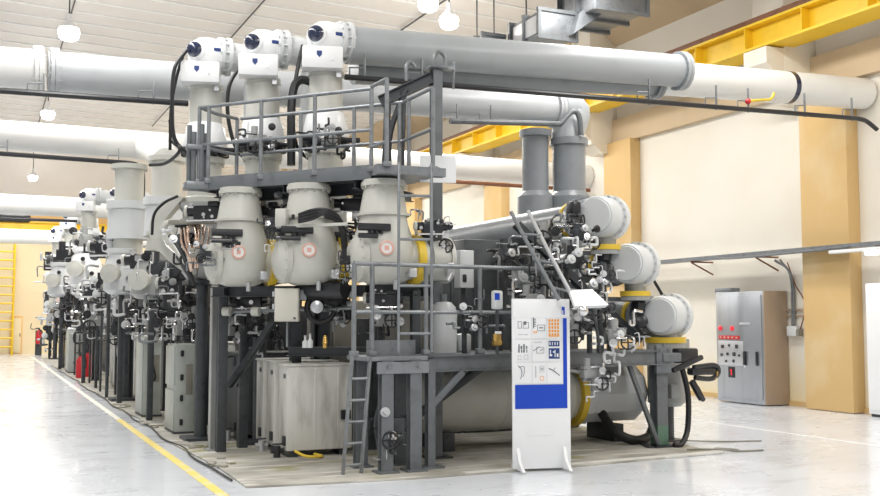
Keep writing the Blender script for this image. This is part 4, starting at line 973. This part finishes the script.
drive(at(268, 212, 13.0), .42, 'black drive between the necks of the left and middle tanks', seed=3)
drive(at(352, 205, 12.5), .42, 'black drive between the necks of the middle and right tanks', seed=4)
drive(at(432, 228, 11.8), .36, 'black drive block behind the tall upright ladder', -.2, seed=5)
drive(at(342, 237, 12.3), .34, 'small black drive left of the nearest right tank', seed=6)
drive(at(250, 300, 13.2), .5, 'black drive under the leftmost gas tank', seed=7)
drive(at(385, 300, 11.8), .42, 'black drive under the nearest right tank', seed=8)
drive(at(232, 245, 12.2), .22, 'small black drive on the flank of the leftmost tank', seed=9)
drive(at(290, 232, 12.3), .30, 'black drive beside the shoulder of the middle tank', seed=10)
drive(at(555, 225, 13.2), .42, 'black drive on top of the upper stacked pipe', 1.2, seed=11, st=LZ)
drive(at(600, 320, 12.4), .5, 'dark drive left of the lowest end drum', .9, seed=12, st=LZ)
drive(at(560, 275, 12.9), .42, 'dark drive between the upper and middle stacked pipes', .9, seed=13, st=LZ)
drive(at(180, 285, 15.2), .6, 'dark drive behind the leftmost tank, beyond the copper tubes', seed=14)
drive(at(145, 262, 18.5), .7, 'dark drive in the second bay above the pale cabinet', seed=15)
drive(at(165, 305, 17.5), .6, 'dark drive low in the second bay', seed=16)
drive(at(110, 248, 22), .8, 'dark drive high in the middle of the far row', seed=17, st=.02)
drive(at(98, 290, 25), .8, 'dark drive in the far row above the ribbed enclosure', seed=18, st=.02)
drive(at(62, 262, 36), 1.0, 'far dark drive near the end of the row', seed=19, st=.02)
# side arm with cables across the middle tank
t = thing('cable_support', 'grey arm with black cables across the neck of the middle tank', 'cable arm', at(300, 226, 11.75))
b = B().bar(at(277, 227, 11.95), at(347, 224, 11.35), .035).box(at(282, 218, 11.9), (.14, .10, .22), rz=-.7, bev=.01)
build('arm_bar', b, 'gis', t)
for k in range(4):
    build('cable', B().tube([at(299, 222-k*2.5, 11.7), at(312, 219-k*3, 11.55), at(325, 214-k*1.5, 11.5), at(338, 219-k, 11.6), at(346, 232, 11.8)], .018), 'black', t)
build('clip', B().box(at(293, 217, 11.8), (.03, .04, .06)), 'blackm', t)
t = thing('cable_bundle', 'black cable bundle curving down right of the middle tank', 'cables', at(342, 285, 12.2))
for k in range(3): build('cable', B().tube([at(325, 214+k, 11.9), at(338+k, 222, 11.95), at(343+k, 240, 12.0), at(344+k, 270, 12.1), at(338+k*2, 292, 12.2)], .03), 'black', t)
# copper tubes
t = thing('copper_tubes', 'fan of bright copper tubes left of the leftmost gas tank', 'tubes', at(192, 268, 13.0))
rnd = random.Random(5)
for k in range(11):
    x = 181+k*3.1; y = 222+abs(k-5)*1.5
    p = [at(x, y, 12.9+.03*k), at(x+rnd.uniform(-3, 3), y+14, 12.85), at(188+k*1.3, y+26, 12.85), at(190+k*.8, 262+rnd.uniform(0, 10), 12.9)]
    build('tube', B().tube(p, .014), 'copper', t)
build('manifold', B().box(at(197, 222, 13.0), (.75, .12, .06), rz=-.6, bev=.01).box(at(199, 253, 12.85), (.22, .14, .12), rz=-.6, bev=.02), 'panel', t)
t = thing('hook_arm', 'large grey curved arm with loop left of the copper tubes', 'arm', at(165, 255, 14))
build('arm_shell', B().prism([at(x, y, 14.2) for x, y in ((150, 222), (160, 203), (176, 196), (184, 197), (176, 206), (166, 218), (160, 232), (166, 246), (178, 256), (190, 268), (186, 274), (170, 262), (156, 248), (149, 236))], (.1, .3, 0)), 'gis', t)
build('loop', B().tube([at(170, 244, 14.0), at(164, 232, 14.0), at(166, 224, 14.0), at(173, 223, 14.0), at(175, 230, 14.0), at(172, 240, 14.0), at(180, 254, 13.9), at(195, 272, 13.6)], .045), 'gis', t)
build('arm_seam', B().tube([at(152, 235, 13.95), at(154, 215, 13.95), at(164, 203, 13.95), at(178, 196, 13.95)], .02), 'black', t)
build('arm_stay', B().bar(at(178, 256, 14.1), at(196, 285, 13.7), .06), 'steel', t)
hose([at(194, 286, 12.9), at(186, 262, 13.0), at(178, 246, 13.2), at(170, 236, 13.4)], .03, 'black hose rising left of the copper tubes')
# hoses from the heads
def head_hose(P, k, lab):
    x, y = P
    hose([(x-.34, y-.28, 5.50), (x-.52, y-.40, 5.2), (x-.55, y-.42, 4.7), (x-.50, y-.4, 4.2), (x-.25, y-.35, 3.98)], .027, lab, group='black hoses of the white heads')
head_hose(C1, 0, 'black hose hanging from the leftmost white head')
hose([(C1[0]+.42, C1[1]-.3, 5.35), (C1[0]+.24, C1[1]-.4, 5.0), (C1[0]+.24, C1[1]-.42, 4.5), (C1[0]+.42, C1[1]-.4, 4.05), (C1[0]+.8, C1[1]-.4, 3.95)], .028, 'black hose between the leftmost and middle white heads', group='black hoses of the white heads')
hose([(C2[0]+.48, C2[1]-.3, 5.55), (C2[0]+.36, C2[1]-.42, 5.1), (C2[0]+.30, C2[1]-.45, 4.6), (C2[0]+.36, C2[1]-.45, 4.1), (C2[0]+.6, C2[1]-.4, 3.9)], .028, 'black hose right of the middle white head', group='black hoses of the white heads')
hose([(C3[0]-.05, C3[1]+.2, 4.95), (C3[0]-.30, C3[1]+.25, 5.0), (C3[0]-.42, C3[1]+.2, 4.7), (C3[0]-.42, C3[1]+.2, 3.8)], .06, 'thick black hose left of the rightmost white head', group='black hoses of the white heads')
hose([at(170, 150, 14.0), at(171, 110, 14.0), at(176, 80, 14.1), at(184, 52, 14.1)], .022, 'thin black hose climbing to the leftmost white head', group='black hoses of the white heads')
hose([at(150, 165, 14.5), at(166, 163, 14.2), at(180, 150, 13.8), at(172, 140, 14.0), at(170, 120, 14.0)], .025, 'black hose looping beside the left end of the platform')
hose([(8.34, 11.55, 2.35), (8.56, 11.62, 2.38), (8.74, 11.66, 2.2), (8.86, 11.62, 1.98)], .022, 'thin black hose behind the middle end drum')
# lower background: olive panel, plus dark blocks added to stand in for shade
def cubicle(x, y, wd, dp, h, label, m='panel'):
    t = thing('backing_cubicle', label, 'cubicle', (x+wd/2, y+dp/2, .02), 'equipment cubicles behind the front frame')
    build('carcass', B().box((x+wd/2, y+dp/2, .02+h/2), (wd, dp, h), bev=.015), m, t)
    b = B(); n_ = max(3, int(wd/.3))
    for k in range(n_): b.box((x+wd*(k+.5)/n_, y-.008, h/2+.05), (.03, .02, h*.85), bev=.004)
    build('panel_ribs', b, m, t)
    return t
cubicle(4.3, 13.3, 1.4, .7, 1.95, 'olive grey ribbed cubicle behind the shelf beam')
cubicle(4.6, 12.3, .55, .5, 1.7, 'dark backing block added beside the landing legs', 'steel')
cubicle(3.75, 15.5, 2.2, .6, 1.9, 'dark backing block added deep behind the dark-sided box', 'blackm')
cubicle(5.25, 13.5, 1.3, .6, 2.5, 'dark backing block added deep behind the left end of the stacked pipes', 'steel'); cubicle(6.6, 13.5, 2.0, .6, 2.9, 'taller dark backing block added deep behind the stacked pipes', 'steel')  # added dark backing, closes bright gaps between the pipes
cubicle(3.9, 18.6, 1.6, .8, 2.3, 'dark backing block added in the second bay', 'blackm')  # from here on: dark backing added to hide the bright wall behind the row
cubicle(3.8, 22.5, 1.2, 5.5, 2.2, 'long dark backing block added behind the ribbed enclosure', 'steel')
cubicle(3.7, 31.5, 1.2, 7.0, 2.4, 'long dark backing block added in the middle of the far row', 'steel')
cubicle(3.6, 41.5, 1.2, 7.0, 2.6, 'long dark backing block added at the end of the far row', 'steel')
cubicle(5.2, 15.2, 2.8, .8, 2.9, 'grey cubicle behind the tall ladder', 'pipe') if False else None

# ------------------------------------------------------------------ second bay and far bays
OR = ['second', 'third', 'fourth', 'fifth', 'sixth']
offs = [6.75, 13.5, 20.25, 27.0, 34.0]
for i, dy in enumerate(offs):
    w_ = OR[i]
    dup(g1, (.1, dy-(1.5 if i >= 2 else 0), 0), 'aisle-side grey gas tank of the %s bay down the row' % w_)
    if i < 3: dup(g2, (.1, dy-(1.5 if i >= 2 else 0), 0), 'inner grey gas tank of the %s bay down the row' % w_)
    if i >= 2: dup(s1, (.1, dy-2.0, 0), 'aisle-side white-headed column of the %s bay down the row' % w_)
    if i in (2,): dup(s2, (.25, dy-2.2, 0), 'inner white-headed column of the %s bay down the row' % w_)
# plain risers of the second bay
for k, (px, d, top, lab) in enumerate(((129, 21.3, 165, 'left plain grey column of the second bay with flanged top'), (166, 20.6, 157, 'right plain grey column of the second bay with flanged top'))):
    p = at(px, 200, d); zt = at(px, top, d).z
    t = thing('riser_stack', lab, 'column', (p.x, p.y, 0), 'plain grey columns of the second bay')
    build('shaft', B().lathe((p.x, p.y, 2.6), Z_, [(0, .3), (zt-2.7, .3), (zt-2.7, .38), (zt-2.6, .38), (zt-2.6, 0)], 28), 'gis', t)
    build('skirt', B().lathe((p.x, p.y, 3.4), Z_, [(0, .44), (.62, .40), (.64, .46), (.8, .46), (.8, .3)], 28), 'gisl', t)
    build('pedestal', B().cyl((p.x, p.y, .02), (p.x, p.y, 2.62), .10).box((p.x, p.y, .05), (.6, .6, .06)), 'steel', t)
p = at(166, 155, 20.6)
solo('bus_elbow', B().tube([(p.x-.8, 22.6, 5.55), (p.x-.2, 22.5, 5.5), (p.x, p.y+.6, 5.2), (p.x, p.y, 4.95)], .3, n=24), 'pipew', 'white bus elbow turning down onto the second bay column', 'pipe')
# pale drums of the far bays
for k, (px, py, d, r, h, lab) in enumerate(((152, 278, 17.0, .34, .75, 'grey upright drum low in the second bay beside the leftmost tank'), (122, 272, 20.5, .36, .95, 'pale upright drum in the second bay below the left plain column'), (86, 268, 27, .42, 1.1, 'pale upright drum in the far row above the red extinguishers'), (62, 280, 34.5, .46, 1.2, 'far pale upright drum above the far aisle cabinet'))):
    p = at(px, py, d)
    t = thing('pressure_drum', lab, 'drum', (p.x, p.y, 0), 'pale upright drums along the far row')
    build('drum_body', B().lathe(p-V((0, 0, h/2)), Z_, [(0, 0), (.02, r*.7), (.1, r), (h*.55, r), (h*.62, r*.94), (h*.86, r*.72), (h*.9, r*.85), (h, r*.85), (h, 0)], 28), ('gisd', 'gisl', 'white', 'gisl')[k], t)
    build('side_port', B().lathe(p+V((-r*.5, -r*.8, -.05)), V((-.5, -.86, 0)), [(0, r*.4), (.2, r*.4), (.2, r*.52), (.26, r*.52), (.27, r*.3), (.3, 0)], 20), 'gis', t)
    for q, (a, c_) in enumerate(((-.3, .2), (.25, -.15))): build('knob', B().cyl(p+V((a*r, -r*.95, c_*h)), p+V((a*r, -r*1.15, c_*h)), .14*r, n=10), 'blackm', t)
    build('drum_stand', B().bar((p.x, p.y, .02), (p.x, p.y, p.z-h/2+.05), .10), 'steel', t)

def manifold(c, s, label, seed, stand=None, m1='steel', bright=.6):
    rnd = random.Random(seed); c = V(c)
    t = thing('valve_manifold', label, 'valve manifold', c, 'tangles of valves and tubes around the machine')
    g = lambda x, y, z: c+V((x*s, y*s, z*s))
    build('valve_block', B().box(g(0, .05, 0), (s*.42, s*.3, s*.3), rz=rnd.uniform(-.6, .4), bev=.02*s).cyl(g(-.1, 0, .1), g(-.1, 0, .36), s*.09, n=12), m1, t)
    for j in range(10):
        x0, z0 = rnd.uniform(-.45, .45), rnd.uniform(-.5, .4); yy = rnd.uniform(-.25, .15)
        pts = [g(x0, yy, z0)]; ax = rnd.randint(0, 2)
        for q in range(4):
            st = V((0, 0, 0)); st[ax] = rnd.choice((-1, 1))*rnd.uniform(.10, .30)*s; pts.append(pts[-1]+st); ax = (ax+rnd.choice((1, 2))) % 3
        build('tube', B().tube(pts, s*rnd.uniform(.012, .038)), rnd.choice(['chrome', 'alu', 'galv', 'gisl'] if rnd.random() < bright else ['black', 'blackm', 'steel']), t)
    for j in range(3):
        q = g(rnd.uniform(-.4, .4), -.22, rnd.uniform(-.3, .35)); dn = V((rnd.uniform(-.5, .2), -1, rnd.uniform(-.2, .3))).normalized()
        build('flange', B().lathe(q, dn, [(-.16*s, .05*s), (0, .05*s), (0, .10*s), (.05*s, .10*s), (.055*s, .05*s), (.1*s, .045*s), (.1*s, 0)], 16), rnd.choice(['chrome', 'gisl', 'blackm', 'alu']), t)
    q = g(rnd.uniform(-.3, .3), -.3, rnd.uniform(-.35, .1)); u, v, a = basis(V((-.4, -.9, .1)))
    build('handwheel', B().tube([q+(u*math.cos(k*PI/8)+v*math.sin(k*PI/8))*.16*s for k in range(17)], .022*s, n=6, smooth=False).bar(q-u*.16*s, q+u*.16*s, .03*s).bar(q-v*.16*s, q+v*.16*s, .03*s), 'black', t)
    if stand is not None: build('manifold_stand', B().bar(g(0, .35, 0), (c.x, c.y+.35*s, stand), .05).bar(g(0, 0, 0), g(0, .37, 0), .05), 'steel', t)
    return t
ML = [ # px, py, d, size, place
 (188, 240, 13.2, .55, 'behind the copper tubes'), (160, 268, 15.5, .7, 'under the curved hook arm'), (172, 310, 16.0, .8, 'low behind the grey post nearest the aisle'),
 (150, 300, 18.2, .8, 'behind the two-door cabinet, high'), (132, 318, 20.5, .9, 'above the single pale cabinet'), (112, 300, 22.5, 1.0, 'left of the second bay drum'),
 (98, 320, 25, 1.0, 'above the ribbed enclosure'), (120, 243, 21.5, .9, 'high under the left plain column'), (100, 252, 25, 1.0, 'high in the third bay'),
 (82, 300, 29, 1.1, 'over the red extinguishers'), (88, 240, 29, 1.1, 'under the second row of white heads'), (66, 255, 35, 1.3, 'high near the far aisle cabinet'),
 (66, 318, 35, 1.3, 'above the far aisle cabinet'), (52, 265, 44, 1.6, 'high at the end of the row'), (52, 305, 44, 1.6, 'low at the end of the row'), (52, 335, 46, 1.3, 'on the pad at the end of the row'),
 (256, 320, 13.2, .55, 'under the leftmost gas tank'), (236, 330, 13.4, .5, 'behind the diagonal brace'), (338, 300, 12.2, .45, 'right of the black drive wheel'),
 (290, 210, 12.9, .5, 'between the necks of the left and middle tanks'), (362, 215, 12.6, .5, 'between the necks of the middle and right tanks'), (275, 228, 12.0, .35, 'on the shoulder of the middle tank'),
 (205, 255, 12.1, .35, 'left of the leftmost gas tank'), (347, 260, 11.6, .35, 'left of the nearest right tank'),
 (548, 240, 12.3, .6, 'under the top stacked pipe'), (575, 262, 12.0, .55, 'left of the middle end drum'), (598, 300, 11.9, .55, 'left of the lowest end drum'),
 (520, 288, 12.6, .6, 'on the middle stacked pipe'), (548, 320, 11.9, .55, 'behind the information board'), (618, 335, 11.8, .5, 'on the platform left of the corner pedestal'),
 (590, 372, 11.75, .45, 'above the big vessel, right of the board'), (395, 425, 11.2, .55, 'behind the landing legs'), (432, 235, 12.0, .5, 'behind the tall ladder near its top'), (385, 320, 11.9, .5, 'under the nearest right tank'),
 (258, 140, 13.4, .5, 'behind the upper guard rail, between the first two columns'), (330, 140, 12.9, .45, 'behind the upper guard rail, beside the right column'),
 (186, 300, 14.7, .6, 'low under the leftmost white-headed column'), (198, 318, 14.6, .5, 'right of the grey post nearest the aisle, low'), (184, 330, 15.4, .55, 'over the two-door cabinet'),
 (176, 272, 15.2, .55, 'between the hook arm and the leftmost tank'), (156, 325, 17.6, .6, 'between the two aisle cabinets, low'), (142, 312, 19.4, .7, 'above the single pale cabinet, left side'),
 (126, 298, 21.0, .7, 'below the pale drum of the second bay'), (118, 330, 22.4, .7, 'at the near end of the ribbed enclosure'), (104, 285, 23.5, .8, 'beside the pale drum, high'),
 (92, 325, 26.5, .9, 'over the extinguishers, right side'), (78, 275, 30.5, 1.0, 'below the second row of white heads, low'), (72, 300, 33, 1.0, 'above the far aisle cabinet, right side'),
 (230, 300, 13.3, .45, 'under the leftmost tank, left side'), (268, 335, 13.2, .45, 'behind the diagonal brace, right side'), (345, 315, 12.3, .4, 'between the wheel and the landing rail'),
 (507, 255, 12.9, .55, 'between the top and middle stacked pipes'), (470, 320, 11.9, .45, 'behind the lower rail, right of the canister'), (530, 300, 12.2, .5, 'behind the information board top'),
 (580, 235, 12.1, .45, 'at the neck of the top end drum'), (606, 275, 11.9, .4, 'at the neck of the middle end drum'), (575, 330, 11.7, .5, 'on the platform right of the board'),
]
for k, (px, py, d, sz, lab) in enumerate(ML):
    p = at(px, py, d)
    manifold(p, sz, 'tangle of valves and tubes '+lab, 20+k, stand=(.02 if px < 84 or py > 400 or k in (40, 41, 43, 44, 45) else (LZ if 370 < px < 640 and 250 < py < 345 else None)), m1=random.Random(k).choice(['steel', 'blackm', 'gisd']), bright=.62 if px < 200 or px > 400 else .42)

# ragged dark cable lying along the pad edge
rnd = random.Random(9)
o = solo('edge_cable', B().tube([(2.46+rnd.uniform(-.05, .05), 10.6+k*1.0, .02) for k in range(30)], .012, n=6), 'black', 'long black cable lying along the aisle edge of the machine pad', 'cable')
for k, (x, y) in enumerate(((2.62, 11.9), (2.60, 13.9), (2.58, 16.6), (2.6, 20.5))):
    b = B()
    for j in range(6): b.box((x+rnd.uniform(-.12, .12), y+rnd.uniform(-.5, .5), .03), (rnd.uniform(.04, .12), rnd.uniform(.05, .2), .025), rz=rnd.uniform(0, 3), bev=.005)
    o = solo('loose_rubble', b, 'pad', ['crumbled concrete at the pad edge nearest the picture bottom', 'crumbled concrete at the pad edge beside the grey post', 'crumbled concrete at the pad edge before the two-door cabinet', 'crumbled concrete at the pad edge beyond the single pale cabinet'][k], 'rubble'); o['kind'] = 'stuff'
